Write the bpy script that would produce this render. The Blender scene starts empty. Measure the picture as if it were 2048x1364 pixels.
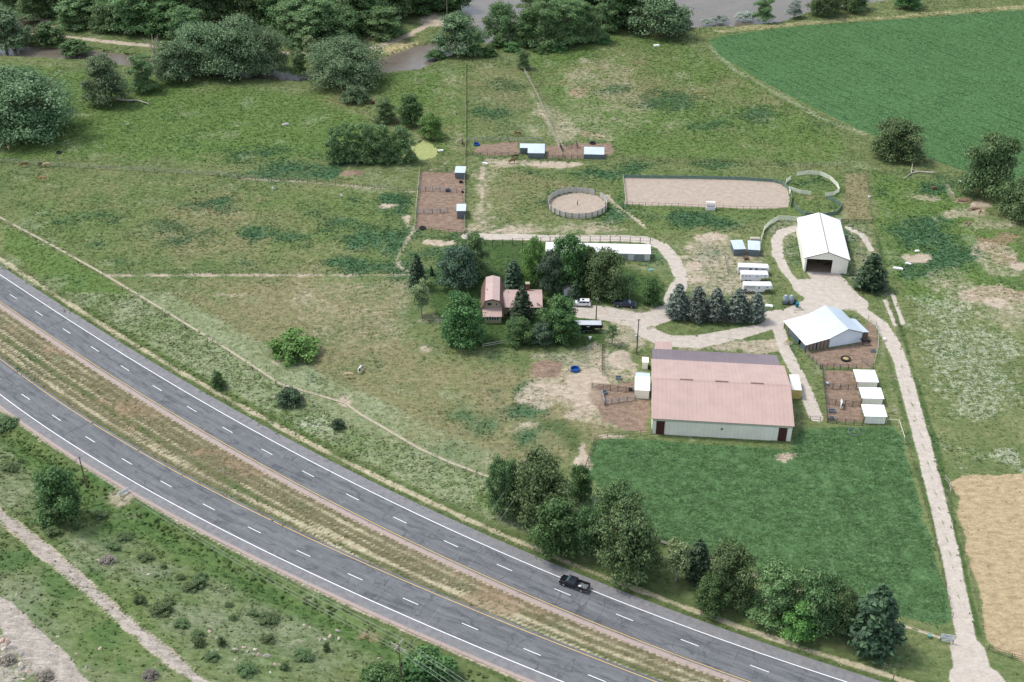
import bpy, bmesh, math, random
import numpy as np
from mathutils import Vector, Matrix

# ------------------------------------------------------------------ camera, sky, sun, exposure
SC = bpy.context.scene
COL = SC.collection
FPX, PITCH, CAMH = 2400.0, math.radians(32.9578606), 155.26      # focal length in photo pixels, downward pitch, height
cam_d = bpy.data.cameras.new('camera'); cam = bpy.data.objects.new('camera', cam_d); COL.objects.link(cam)
cam_d.sensor_width = 36.0; cam_d.lens = FPX/2048*36.0; cam_d.clip_start = 1.0; cam_d.clip_end = 9000.0
cam.location = (0, 0, CAMH); cam.rotation_euler = (math.pi/2-PITCH, 0, 0)
SC.camera = cam
SC.render.engine = 'CYCLES'
SUN_DIR = Vector((-0.55, 0.22, 1.0)).normalized()
wd = bpy.data.worlds.new('World'); SC.world = wd; wd.use_nodes = True
wn = wd.node_tree.nodes; bg = wn['Background']
sk = wn.new('ShaderNodeTexSky'); sk.sky_type = 'NISHITA'; sk.sun_disc = False
sk.sun_elevation = math.asin(SUN_DIR.z); sk.sun_rotation = math.atan2(SUN_DIR.x, SUN_DIR.y)
sk.air_density = 1.0; sk.dust_density = 4.0; sk.ozone_density = 0.6; sk.altitude = 1600
hsv = wn.new('ShaderNodeHueSaturation'); hsv.inputs['Saturation'].default_value = 0.5      # thin even cloud whitens the whole sky
wd.node_tree.links.new(sk.outputs[0], hsv.inputs['Color']); wd.node_tree.links.new(hsv.outputs[0], bg.inputs[0]); bg.inputs[1].default_value = 0.15
sl = bpy.data.lights.new('sun', 'SUN'); sl.energy = 1.5; sl.angle = math.radians(10); sl.color = (1.0, 0.95, 0.88)
so = bpy.data.objects.new('sun', sl); COL.objects.link(so); so.location = (0, 0, 400)
so.rotation_euler = (-SUN_DIR).to_track_quat('-Z', 'Y').to_euler()
SC.view_settings.view_transform = 'Standard'; SC.view_settings.look = 'None'
SC.view_settings.exposure = 0.97; SC.view_settings.gamma = 1.0

# ------------------------------------------------------------------ highway centre lines (from the lane dashes, 12.19 m apart)
UPX = [(26.7,593.4),(77.9,626.9),(133.3,662.4),(189.7,698.3),(249.9,736.6),(314.5,776.6),(383.5,818.3),(454.9,860),(534,904.1),(616.3,948.1),(704.9,994.2),(799.7,1040.4),(901.8,1087.9),(1009,1135.5),(1125,1184.4),(1249.2,1235.2),(1379.3,1285.8),(1519.1,1337.6)]
LPX = [(51.6,794),(113.1,836),(180.5,879.1),(254,923.3),(332.1,968),(417.6,1014.1),(508.8,1060.2),(607,1107.1),(710.2,1153.9),(820.9,1202.9),(939.8,1253.2),(1064.3,1304.3),(1194,1357)]
def ray(px, py):
    x = (px-1024)/FPX; y = (682-py)/FPX
    return np.array([x, math.cos(PITCH)+y*math.sin(PITCH), -math.sin(PITCH)+y*math.cos(PITCH)])
def W(px, py, z=0.0):
    d = ray(px, py); t = (z-CAMH)/d[2]
    return np.array([d[0]*t, d[1]*t, z])
def road_curve(pts):
    g = np.array([W(*p)[:2] for p in pts]); c = g.mean(0)
    ax = (g[-1]-g[0])/np.linalg.norm(g[-1]-g[0]); nr = np.array([-ax[1], ax[0]])
    s = (g-c)@ax; o = (g-c)@nr; k = np.polyfit(s, o, 3)
    S = np.arange(s[0]-130, s[-1]+130, 3.0)
    lo, hi = s[0]-8, s[-1]+8
    Sc = np.clip(S, lo, hi); O = np.polyval(k, Sc)+np.polyval(np.polyder(k), Sc)*(S-Sc)
    return c+S[:, None]*ax+O[:, None]*nr, g
UC, UD = road_curve(UPX); LC, LD = road_curve(LPX)
def offset(cv, d):
    t = np.gradient(cv, axis=0); t /= np.linalg.norm(t, axis=1)[:, None]
    return cv+np.stack([-t[:, 1], t[:, 0]], 1)*d
def poly_dist(pts, cv, signed=True):
    """signed distance (left of travel positive) of pts (n,2) to polyline cv"""
    best = np.full(len(pts), 1e9); sg = np.ones(len(pts))
    for a, b in zip(cv[:-1], cv[1:]):
        e = b-a; L = e@e
        t = np.clip(((pts-a)@e)/L, 0, 1); q = pts-(a+t[:, None]*e); d = np.hypot(q[:, 0], q[:, 1])
        m = d < best; best[m] = d[m]; sg[m] = np.sign(e[0]*q[m, 1]-e[1]*q[m, 0])
    return best*sg if signed else best
LCs = LC[::4]
def hill(pts):
    """slope that rises from the near carriageway towards the viewer"""
    d = -poly_dist(pts, LCs)
    r = np.clip(d-11.0, 0, 90); z = 0.22*r*np.clip(r/12, 0, 1)
    z -= 0.7*np.exp(-((d-10.0)/2.2)**2)
    return z
def terr(x, y):
    if y > 260 or (y > 215 and x > -60): return 0.0
    return float(hill(np.array([[x, y]]))[0])
def P(px, py, dz=0.0):
    """photo pixel -> point on the terrain"""
    z = 0.0
    for _ in range(8):
        w = W(px, py, z); zn = terr(w[0], w[1])
        if abs(zn-z) < .005: break
        z = zn*.6+z*.4
    return np.array([w[0], w[1], z+dz])
def dist(w): return math.sqrt(w[0]**2+w[1]**2+(w[2]-CAMH)**2)
def zof(w, py):
    """height above point w that reaches photo row py"""
    lo, hi = 0.0, 60.0
    for _ in range(40):
        z = (lo+hi)/2; zz = w[2]+z-CAMH
        d = w[1]*math.cos(PITCH)-zz*math.sin(PITCH); u = w[1]*math.sin(PITCH)+zz*math.cos(PITCH)
        if 682-u/d*FPX > py: lo = z
        else: hi = z
    return (lo+hi)/2

# ------------------------------------------------------------------ material helpers
def s2l(c): return tuple((x/255/12.92 if x <= 10 else ((x/255+.055)/1.055)**2.4) for x in c)
def C(r, g, b, k=0.72): 
    l = s2l((r, g, b)); return (l[0]*k, l[1]*k, l[2]*k, 1)
class NT:
    def __init__(s, name):
        s.m = bpy.data.materials.new(name); s.m.use_nodes = True; s.t = s.m.node_tree; s.n = s.t.nodes
        s.b = s.n['Principled BSDF']
    def new(s, t, **k):
        n = s.n.new(t)
        for a, v in k.items(): setattr(n, a, v)
        return n
    def put(s, sock, v):
        if v is None: return
        if hasattr(v, 'links') or isinstance(v, bpy.types.NodeSocket): s.t.links.new(v, sock)
        else: sock.default_value = v
    def math(s, op, a, b=None, c=None):
        n = s.new('ShaderNodeMath', operation=op)
        for i, v in enumerate((a, b, c)): s.put(n.inputs[i], v)
        return n.outputs[0]
    def noise(s, vec, scale, detail=3, rough=.6, dist=0):
        n = s.new('ShaderNodeTexNoise'); s.put(n.inputs['Vector'], vec)
        n.inputs['Scale'].default_value = scale; n.inputs['Detail'].default_value = detail
        n.inputs['Roughness'].default_value = rough; n.inputs['Distortion'].default_value = dist
        return n.outputs[0]
    def mix(s, f, a, b, mode='MIX'):
        n = s.new('ShaderNodeMix', data_type='RGBA', blend_type=mode)
        s.put(n.inputs[0], f); s.put(n.inputs[6], a); s.put(n.inputs[7], b); return n.outputs[2]
    def step(s, v, lo, hi):
        n = s.new('ShaderNodeMapRange', interpolation_type='SMOOTHSTEP')
        s.put(n.inputs[0], v); n.inputs[1].default_value = lo; n.inputs[2].default_value = hi; return n.outputs[0]
    def ramp(s, v, stops):
        n = s.new('ShaderNodeValToRGB'); e = n.color_ramp.elements
        while len(e) < len(stops): e.new(.5)
        for i, (p, c) in enumerate(stops): e[i].position = p; e[i].color = c
        s.put(n.inputs[0], v); return n.outputs[0]
    def attr(s, name):
        n = s.new('ShaderNodeAttribute', attribute_name=name); return n.outputs['Fac']
    def pos(s): return s.new('ShaderNodeNewGeometry').outputs['Position']
    def obj(s): return s.new('ShaderNodeTexCoord').outputs['Object']
    def bump(s, h, strength=.3, d=.1):
        n = s.new('ShaderNodeBump'); n.inputs['Strength'].default_value = strength; n.inputs['Distance'].default_value = d
        s.put(n.inputs['Height'], h); s.put(s.b.inputs['Normal'], n.outputs[0])
    def set(s, col=None, rough=None, metal=None, spec=None):
        s.put(s.b.inputs['Base Color'], col); s.put(s.b.inputs['Roughness'], rough); s.put(s.b.inputs['Metallic'], metal)
        s.put(s.b.inputs['Specular IOR Level'], spec); return s.m
MATS = {}
def simple(name, rgb, rough=.7, metal=0.0, var=.12, scale=1.5, k=.72, spec=.3, dirt=None):
    if name in MATS: return MATS[name]
    t = NT(name); p = t.obj(); n = t.noise(p, scale, 4, .65)
    a = C(*rgb, k); lo = tuple(x*(1-var) for x in a[:3])+(1,); hi = tuple(min(1, x*(1+var)) for x in a[:3])+(1,)
    c = t.ramp(n, [(.3, lo), (.7, hi)])
    if dirt: c = t.mix(t.math('MULTIPLY', t.step(t.noise(p, scale*.6, 5, .7), .5, .75), .6), c, C(*dirt, k))
    MATS[name] = t.set(c, rough, metal, spec); return MATS[name]
def ribbed(name, rgb, axis=0, pitch=.9, rough=.45, metal=0.0, k=.72, depth=.5, spec=.35, stain=(120,95,80), sf=.18):
    """corrugated sheet: thin shadow lines of the ribs plus weathering"""
    if name in MATS: return MATS[name]
    t = NT(name); p = t.obj(); sep = t.new('ShaderNodeSeparateXYZ'); t.put(sep.inputs[0], p)
    x = t.math('FRACT', t.math('DIVIDE', sep.outputs[axis], pitch))
    tri = t.math('ABSOLUTE', t.math('SUBTRACT', x, .5))
    rib = t.step(tri, .40, .48)
    pan = t.new('ShaderNodeTexWhiteNoise', noise_dimensions='1D'); t.put(pan.inputs['W'], t.math('FLOOR', t.math('DIVIDE', sep.outputs[axis], pitch)))
    a = C(*rgb, k); n = t.noise(p, .35, 5, .6)
    c = t.ramp(n, [(.3, tuple(v*.92 for v in a[:3])+(1,)), (.7, tuple(min(1, v*1.06) for v in a[:3])+(1,))])
    c = t.mix(t.math('MULTIPLY', pan.outputs[0], .03), c, (0, 0, 0, 1))
    c = t.mix(t.math('MULTIPLY', t.step(t.noise(p, .9, 6, .75), .55, .8), sf), c, C(*stain, k))
    c = t.mix(t.math('MULTIPLY', rib, .07), c, (0, 0, 0, 1))
    t.bump(rib, depth, .04)
    MATS[name] = t.set(c, rough, metal, spec); return MATS[name]

# ------------------------------------------------------------------ mesh helpers
class MB:
    def __init__(s): s.v = []; s.f = []
    def add(s, vs, fs):
        o = len(s.v); s.v += [tuple(map(float, v)) for v in vs]; s.f += [tuple(i+o for i in f) for f in fs]; return s
    def box(s, x0, y0, z0, x1, y1, z1):
        return s.add([(x0,y0,z0),(x1,y0,z0),(x1,y1,z0),(x0,y1,z0),(x0,y0,z1),(x1,y0,z1),(x1,y1,z1),(x0,y1,z1)],
                     [(0,3,2,1),(4,5,6,7),(0,1,5,4),(1,2,6,5),(2,3,7,6),(3,0,4,7)])
    def hexa(s, b, t):
        return s.add(list(b)+list(t), [(0,3,2,1),(4,5,6,7),(0,1,5,4),(1,2,6,5),(2,3,7,6),(3,0,4,7)])
    def ext(s, prof, a, b, ax='x'):
        """profile [(u,w)] extruded between a and b; ax x: (x,u,w), ax y: (u,y,w), ax z: (u,w,z)"""
        n = len(prof); mk = {'x': lambda u,w,t: (t,u,w), 'y': lambda u,w,t: (u,t,w), 'z': lambda u,w,t: (u,w,t)}[ax]
        vs = [mk(u, w, a) for u, w in prof]+[mk(u, w, b) for u, w in prof]
        fs = [tuple(range(n))[::-1], tuple(range(n, 2*n))]+[(i, (i+1) % n, (i+1) % n+n, i+n) for i in range(n)]
        return s.add(vs, fs)
    def tube(s, p0, p1, r0, r1=None, n=6, cap=True):
        r1 = r0 if r1 is None else r1
        p0 = Vector(p0); p1 = Vector(p1); d = (p1-p0).normalized()
        a = d.orthogonal().normalized(); b = d.cross(a)
        vs = [p0+(a*math.cos(2*math.pi*i/n)+b*math.sin(2*math.pi*i/n))*r0 for i in range(n)]+[p1+(a*math.cos(2*math.pi*i/n)+b*math.sin(2*math.pi*i/n))*r1 for i in range(n)]
        fs = [(i, (i+1) % n, (i+1) % n+n, i+n) for i in range(n)]
        if cap: fs += [tuple(range(n))[::-1], tuple(range(n, 2*n))]
        return s.add(vs, fs)
    def bar(s, p0, p1, w, h):
        """rectangular bar between two points, h vertical"""
        p0 = Vector(p0); p1 = Vector(p1); d = (p1-p0); n = Vector((-d.y, d.x, 0)); n = n.normalized()*w/2 if n.length > 1e-6 else Vector((w/2, 0, 0))
        u = Vector((0, 0, h/2))
        return s.hexa([p0-n-u, p1-n-u, p1+n-u, p0+n-u], [p0-n+u, p1-n+u, p1+n+u, p0+n+u])
    def disc_ring(s, r0, r1, z0, z1, n=20, sq=1.0):
        vs = []
        for i in range(n):
            c, q = math.cos(2*math.pi*i/n), math.sin(2*math.pi*i/n)
            vs += [(r0*c, r0*q*sq, z0), (r1*c, r1*q*sq, z0), (r1*c, r1*q*sq, z1), (r0*c, r0*q*sq, z1)]
        fs = []
        for i in range(n):
            j = (i+1) % n
            for k in range(4): fs.append((i*4+k, j*4+k, j*4+(k+1) % 4, i*4+(k+1) % 4))
        return s.add(vs, fs)
    def mesh(s, name, mat=None, smooth=False):
        me = bpy.data.meshes.new(name); me.from_pydata(s.v, [], s.f); me.validate()
        bm = bmesh.new(); bm.from_mesh(me); bmesh.ops.recalc_face_normals(bm, faces=bm.faces); bm.to_mesh(me); bm.free()
        if mat: me.materials.append(mat)
        if smooth:
            for p in me.polygons: p.use_smooth = True
        return me
    def build(s, name, mat, parent=None, smooth=False, bevel=0, seg=2, **tags):
        o = put(name, s.mesh(name, mat, smooth), parent)
        if bevel:
            m = o.modifiers.new('bevel', 'BEVEL'); m.width = bevel; m.segments = seg; m.limit_method = 'ANGLE'; m.angle_limit = .6
        for k, v in tags.items(): o[k] = v
        return o
def put(name, me, parent=None, loc=None, rz=0, sc=None):
    o = bpy.data.objects.new(name, me); COL.objects.link(o)
    if parent: o.parent = parent
    if loc is not None: o.location = loc
    if rz: o.rotation_euler = (0, 0, rz)
    if sc: o.scale = sc
    return o
def thing(name, label, cat, loc=(0,0,0), rz=0, group=None):
    o = bpy.data.objects.new(name, None); COL.objects.link(o); o.empty_display_size = .5
    o.location = tuple(float(v) for v in loc); o.rotation_euler = (0, 0, rz)
    return tag(o, label, cat, group)
def tag(o, label, cat, group=None):
    o['label'] = label; o['category'] = cat
    if group: o['group'] = group
    return o
def struct(o): o['kind'] = 'structure'; return o
def raw_mesh(name, V, Fq, mat, attrs=None):
    """big quad mesh from numpy arrays"""
    me = bpy.data.meshes.new(name); n = len(V); m = len(Fq)
    me.vertices.add(n); me.vertices.foreach_set('co', np.ascontiguousarray(V, np.float32).ravel())
    me.loops.add(m*4); me.loops.foreach_set('vertex_index', np.ascontiguousarray(Fq, np.int32).ravel())
    me.polygons.add(m); me.polygons.foreach_set('loop_start', np.arange(m, dtype=np.int32)*4)
    me.update(calc_edges=True); me.materials.append(mat)
    for k, a in (attrs or {}).items():
        at = me.attributes.new(k, 'FLOAT', 'POINT'); at.data.foreach_set('value', np.ascontiguousarray(a, np.float32))
    return me
RNG = np.random.default_rng(7)
random.seed(7)
def vnoise(x, y, scale, seed=0):
    """smooth value noise"""
    r = np.random.default_rng(seed).random((256, 256)); x = x/scale+37.3; y = y/scale+11.7
    xi = np.floor(x).astype(int); yi = np.floor(y).astype(int); fx = x-xi; fy = y-yi
    fx = fx*fx*(3-2*fx); fy = fy*fy*(3-2*fy); a = lambda i, j: r[(xi+i) % 256, (yi+j) % 256]
    return (a(0,0)*(1-fx)+a(1,0)*fx)*(1-fy)+(a(0,1)*(1-fx)+a(1,1)*fx)*fy
def fbm(x, y, scale, seed=0): return (vnoise(x, y, scale, seed)*.5+vnoise(x, y, scale*.45, seed+1)*.3+vnoise(x, y, scale*.2, seed+2)*.2)

# ------------------------------------------------------------------ ground cover masks: which soil or plant cover grows where
def px_poly(pts): return np.array([P(*p)[:2] for p in pts])
def ell(cx, cy, rx, ry, n=18, jit=.12):
    rr = random.Random(int(cx*7+cy)); return px_poly([(cx+rx*math.cos(a)*(1+rr.uniform(-jit, jit)), cy+ry*math.sin(a)*(1+rr.uniform(-jit, jit))) for a in [2*math.pi*i/n for i in range(n)]])
def inside(pts, poly):
    x, y = pts[:, 0], pts[:, 1]; r = np.zeros(len(pts), bool)
    for (x0, y0), (x1, y1) in zip(poly, np.roll(poly, -1, 0)):
        c = ((y0 > y) != (y1 > y)) & (x < (x1-x0)*(y-y0)/(y1-y0+1e-12)+x0); r ^= c
    return r
CREEK = [(-60,82),(60,88),(130,95),(185,97),(265,108),(330,120),(450,130),(600,140),(700,135),(785,106),(835,88),(880,82),(930,62),(950,85),(885,115),(835,136),(780,141),(700,150),(600,160),(450,150),(330,143),(265,130),(185,117),(90,112),(-60,106)]
POOL = [(20,48),(45,40),(80,38),(96,50),(90,62),(50,66),(22,64)]
RIVER = [(905,-70),(925,20),(935,62),(975,84),(1015,82),(1050,50),(1110,30),(1250,30),(1330,40),(1390,52),(1480,49),(1560,41),(1610,22),(1700,6),(1820,-8),(2200,-40),(2200,-190),(905,-190)]
POND = [(838,286),(850,276),(866,283),(877,298),(873,309),(858,318),(842,320),(834,310),(800,318),(790,300)]
DRIVE = [([(1990,1420),(1955,1364)],9),([(1950,1364),(1936,1300)],6),([(1938,1310),(1921,1215),(1903,1120),(1882,1030),(1862,950),(1840,865),(1822,800),(1802,725),(1785,685),(1762,648),(1725,622),(1690,600),(1668,580),(1655,556)],3.4),
 ([(1700,605),(1655,600),(1620,575)],9),([(1690,595),(1645,545)],8),([(1640,600),(1590,625),(1540,645),(1470,668),(1400,683),(1335,683),(1295,665),(1275,640)],5.2),([(1560,628),(1520,633)],4),([(1535,645),(1585,633)],3.5),([(1345,622),(1300,640),(1265,638),(1215,627),(1165,622)],6.5),
 ([(1342,620),(1352,590),(1362,555),(1348,520),(1325,492),(1290,479),(1230,476),(1130,478),(1050,474),(985,474),(935,472)],3.6),([(1345,600),(1358,570)],4.5),([(1555,650),(1570,700),(1592,742),(1615,790),(1632,835)],3.0),
 ([(1620,575),(1590,565),(1570,540),(1556,510)],2.4),([(1556,512),(1553,480),(1565,464),(1590,457)],3.0),([(1695,455),(1725,470),(1742,500)],1.6),([(1770,600),(1790,650)],1.1),([(1786,590),(1806,648)],1.1)]
L = []   # (cover, shape, amount, feather metres)
def A(cov, poly, amt=1.0, fe=1.0): L.append((cov, 'p', px_poly(poly), amt, fe))
def E_(cov, cx, cy, rx, ry, amt=1.0, fe=1.5): L.append((cov, 'p', ell(cx, cy, rx, ry), amt, fe))
def LN(cov, pts, w, amt=1.0, fe=.6): L.append((cov, 'l', px_poly(pts), amt, fe, w))
# general tone of the pastures
A('dry', [(250,552),(820,548),(830,660),(900,710),(1050,720),(1200,700),(1250,830),(1190,880),(1130,940),(960,945),(700,845),(470,690)], .58, 8)
A('dry', [(0,430),(210,545),(760,545),(700,430),(400,360),(0,335)], .46, 10)
A('dry', [(1100,330),(1230,330),(1250,420),(1500,440),(1540,450),(1450,480),(1000,470),(940,470),(935,330)], .42, 6)
A('dry', [(945,130),(1060,130),(1080,230),(945,270)], .36, 8); A('dry', [(1080,150),(1200,80),(1420,95),(1700,260),(1720,320),(1300,315),(1180,270)], .34, 8)
A('dry', [(620,180),(930,140),(930,320),(860,330),(700,240)], .36, 8)
A('green', [(0,120),(400,170),(640,185),(760,150),(930,130),(932,320),(640,320),(300,320),(0,315)], .85, 8)
A('green', [(1050,110),(1230,70),(1420,90),(1710,270),(1730,330),(1230,320),(1090,200)], .75, 8)
A('green', [(1745,340),(1900,370),(2048,500),(2048,620),(1800,600),(1760,470)], .9, 5)
A('green', [(0,440),(205,548),(700,855),(980,958),(1330,1090),(1320,1110),(960,1020),(600,870),(300,700),(0,500)], .8, 2)
A('green', [(0,800),(160,900),(400,1030),(700,1180),(900,1290),(700,1364),(0,1364)], .5, 4)
A('green', [(0,335),(400,360),(830,385),(830,545),(210,545),(0,435)], .5, 8); A('green', [(940,330),(1240,330),(1740,345),(1740,440),(1300,470),(940,465)], .5, 6)
A('yard', [(855,545),(900,480),(1000,475),(1110,490),(1330,560),(1330,612),(1160,610),(1200,640),(1230,700),(1100,690),(900,700),(870,640)], 1, 3)
A('yard', [(1180,860),(1170,920),(1100,880),(1060,830),(1130,840)], .6, 3)
A('yard', [(975,490),(1045,488),(1048,545),(905,545),(900,530),(955,510)], .8, 1)
# alfalfa by the big barn, crop beyond the pasture, stubble, white flowered meadow
A('alf', [(1186,884),(1230,876),(1310,880),(1580,898),(1605,858),(1700,852),(1790,852),(1803,872),(1853,1050),(1908,1238),(1880,1254),(1720,1206),(1560,1152),(1450,1110),(1330,1080),(1240,1010),(1175,945)], 1, .8)
A('crop', [(1418,82),(1450,70),(1600,52),(1800,38),(2120,14),(2200,420),(2048,420),(1935,345),(1840,310),(1728,262),(1640,222),(1520,160),(1440,110)], 1, 1.0)
A('tan', [(1905,968),(1925,950),(2100,945),(2150,1310),(2048,1325),(1990,1300),(1970,1260),(1940,1130)], 1, 1.5)
A('flow', [(1795,600),(1850,570),(1930,600),(2060,680),(2100,860),(1900,880),(1850,860),(1830,760)], .58, 4)
E_('flow', 1900, 690, 60, 60, .62, 6); E_('flow', 1990, 780, 60, 70, .62, 6)
A('flow', [(1885,885),(2060,870),(2060,945),(1930,955),(1900,940)], .66, 2)
for x, y, rx, ry, a in [(640,770,30,25,.5),(640,840,60,25,.62),(560,810,40,30,.5),(330,570,80,40,.4),(840,990,60,30,.4),(90,480,50,20,.45),(260,620,30,20,.5),(1800,1330,40,18,.62),(1780,1290,30,15,.5),(700,900,60,30,.4)]: E_('flow', x, y, rx, ry, a, 2)
for cx in range(0, 980, 45): E_('pale', cx+20, 530+cx*.46+ (12 if cx%90 else -6), 26, 12, .52, 1.2)
# lush dark weeds
for x, y, rx, ry in [(590,335,110,16),(640,345,90,9),(775,470,70,30),(740,530,70,14),(800,540,40,18),(730,405,40,10),(640,425,45,9),(400,470,50,10),(240,520,30,8),(560,300,50,9),(540,345,60,10),(500,305,60,14),(690,325,60,12),(780,400,45,28),(790,500,45,35),(700,450,50,18),(560,470,60,14),(110,445,30,10),(200,430,30,8),(330,450,40,12),(430,410,50,12),(480,525,40,8),(340,480,30,7),(180,485,22,7),(980,225,50,16),(1010,170,40,12),(1200,345,60,14),(1130,400,35,22),(1250,420,25,30),(1330,365,40,5),(1380,437,60,16),(1450,440,70,12),(1300,440,20,10),(1080,340,40,8),(1290,265,40,12),(1330,200,70,25),(1240,180,40,14),(1520,230,50,14),(1430,250,50,18),(1640,250,40,12),(1400,325,70,5),(1500,330,60,5),(1290,330,30,6),
  (1000,450,20,8),(1020,470,30,5),(1230,438,30,10),(1420,510,35,24),(1400,490,20,12),(1440,560,30,10),(1355,545,14,14),(1320,525,12,14),(1850,470,60,30),(1900,520,70,28),(1890,370,50,16),(1830,545,40,15),(1770,370,22,20),(1640,415,40,8),(1620,365,35,10),(1560,460,20,10),(1690,480,30,28),(1580,505,18,30),(1590,700,26,26),(1620,745,10,30),(1440,695,50,8),(1350,703,40,6),(1030,780,40,14),(1080,870,50,14),(1060,820,35,18),(980,850,40,10),(880,690,30,12),(1140,720,60,14),(980,720,60,8),(930,835,30,8),(860,905,50,10),(770,715,30,8),(600,730,20,8),(660,760,30,8),(1190,750,16,20),(1245,865,25,10),(1225,715,12,22),(1540,625,25,8),(900,470,40,10),(870,505,40,12),(840,560,20,12),(1690,545,30,10),(1760,590,20,12),(1820,870,16,40),(1010,290,50,5),(975,305,40,4),(1100,320,25,4)]: E_('lush', x, y, rx, ry, (.8 if rx*ry > 500 else .62)*(.78 if (y < 300 and x > 940) else 1), 3.0)
for x, y, rx, ry in [(150,900,80,12),(60,1090,50,20),(20,1110,40,30),(130,1180,60,40),(200,1290,40,40),(360,1060,70,14),(480,1110,80,14),(300,1040,60,14),(640,1190,60,14),(560,1210,60,10),(740,1290,40,14),(80,860,80,18),(30,910,50,20),(200,960,40,16),(300,985,50,12),(250,1060,60,14),(420,1080,80,12),(560,1150,70,12),(700,1230,50,10),(120,1160,40,26),(160,1220,40,30),(210,1270,30,30),(240,1330,30,25),(90,1210,30,20),(330,1105,50,14),(650,1130,40,10),(600,1190,60,10),(870,1340,60,20)]: E_('lawn', x, y, rx, ry, .68, 1.6)
# grey sage slope
for x, y, rx, ry in [(300,1150,90,30),(420,1230,100,40),(560,1290,110,40),(680,1330,80,30),(200,1085,60,25),(40,1000,40,30),(480,1180,80,25)]: E_('sage', x, y, rx, ry, .62, 4)
# dry grass, bare patches
for x, y, rx, ry, a in [(720,345,22,8,.5),(620,700,30,10,.42),(570,720,12,5,.6),(530,680,20,6,.42),(640,710,20,6,.5),(640,600,30,8,.38),(470,590,30,5,.5),(700,590,50,14,.36),(850,640,30,14,.5),(860,700,30,10,.55),(930,715,50,6,.5),(1100,790,60,30,.62),(1150,830,50,20,.6),(1060,850,16,4,.6),(1030,860,14,4,.5),(1175,770,40,26,.9),(1140,735,30,24,.55),(1190,715,10,30,.62),(1240,720,22,22,.95),(1250,745,20,12,.6),(1280,760,10,10,.5),
  (1160,150,20,10,.5),(1190,240,26,8,.45),(1165,120,10,6,.55),(1210,275,30,5,.5),(1340,250,30,14,.4),(1120,270,22,30,.55),(1085,230,20,26,.5),(1100,330,45,9,.78),(1030,325,60,6,.6),(1150,330,25,8,.7),(955,400,10,60,.55),(960,455,30,18,.55),(1040,462,60,8,.66),(1160,463,60,6,.6),(1010,440,20,4,.4),(1420,475,40,10,.72),(1385,535,16,12,.8),(1380,495,14,8,.66),(1450,548,36,10,.6),(1400,560,30,10,.66),(1430,580,40,12,.55),(1480,470,20,6,.5),(1500,520,20,6,.4),(1360,470,20,6,.5),(870,485,30,5,.85),(815,445,10,15,.7),(770,412,20,6,.7),(810,365,30,8,.6),(1100,478,60,4,.6),(1950,455,25,14,.4),(2000,520,55,38,.52),(1975,590,60,22,.55),(2030,610,40,20,.55),(2040,530,25,12,.7),(1990,605,24,8,.75),(1835,515,22,8,.85),(1890,570,10,5,.6),(1935,425,40,8,.6),(1990,450,60,14,.5),(1960,410,20,5,.7),(1840,395,30,4,.5),(1580,910,14,5,.9),(1345,932,8,3,.6),(1165,910,8,26,.85),(1215,872,35,5,.8),(1490,735,40,8,.4),(1550,690,20,12,.66),(1500,690,60,8,.62),(1370,700,40,8,.55),(1280,690,20,10,.6),(1262,655,24,20,.6),(1245,690,16,10,.4),(1185,590,20,6,.4),(690,808,14,9,.9),(1650,680,20,8,.3),(1705,860,8,4,.6),(1790,880,8,7,.7),(1890,985,6,12,.5),(235,1000,16,10,.6),(860,1265,60,14,.3),(1640,835,8,30,.4),(1610,820,18,16,.5),(1500,500,14,6,.4),(1480,540,8,12,.4)]: E_('dirt', x, y, rx, ry, a*(.9 if a < .64 else 1), 1.4)
for x, y, rx, ry, a in [(1090,735,38,18,.75),(1650,620,20,8,.2),(1240,820,40,34,.8),(1215,790,36,20,.55),(707,348,24,7,.95)]: E_('mud', x, y, rx, ry, a, 1.2)
for x, y, rx, ry in [(1960,410,16,5),(1925,400,14,4),(2000,480,40,20),(2020,520,40,18),(1990,590,60,18)]: E_('red', x, y, rx, ry, .55, 1)
for x, y, rx, ry in [(1150,185,20,10),(1190,270,20,4),(620,705,20,5),(580,722,8,4),(1630,395,26,6),(1600,410,16,8),(1810,730,4,40),(1800,640,4,30),(1870,920,6,20),(740,1270,40,14),(870,1330,50,10),(420,905,50,10),(300,830,60,8),(160,700,70,10)]: E_('red', x, y, rx, ry, .5, 1.5)
LN('dirt', [(215,551),(450,550),(650,550),(830,549)], 1.6, .62, .8); LN('dirt', [(480,357),(600,363),(700,372),(830,384)], 2.0, .55, 1)
LN('dirt', [(965,330),(963,365),(966,405)], 1.0, .75, .6); LN('dirt', [(830,455),(815,480),(795,515),(800,535),(830,548)], 1.6, .6, .8)
LN('dirt', [(1215,390),(1230,408),(1262,430),(1290,455)], 1.3, .8, .6); LN('dirt', [(1212,398),(1225,412),(1255,438)], .8, .7, .5)
LN('dirt', [(1060,180),(1080,215),(1105,262),(1128,312)], 2.2, .55, 1.4); LN('dirt', [(1070,210),(1060,240),(1075,280)], 3, .4, 2)
LN('dirt', [(900,320),(880,335),(860,340)], 1.5, .5, .8); LN('dirt', [(1895,370),(1905,395),(1940,420),(2048,450)], 2, .5, 1)
LN('dirt', [(1280,690),(1230,700),(1210,730)], 2, .4, 1); LN('dirt', [(1740,445),(1765,560),(1795,690),(1850,880),(1895,1000)], .9, .42, .8)
LN('yard', [(1755,470),(1780,580),(1812,690),(1870,880),(1905,1010)], 1.2, .7, .6)
LN('yard', [(1772,700),(1800,800),(1832,920),(1878,1090),(1905,1230)], 1.6, .6, .8); LN('yard', [(1835,800),(1880,950),(1925,1120),(1958,1270)], 1.5, .7, .6)
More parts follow.
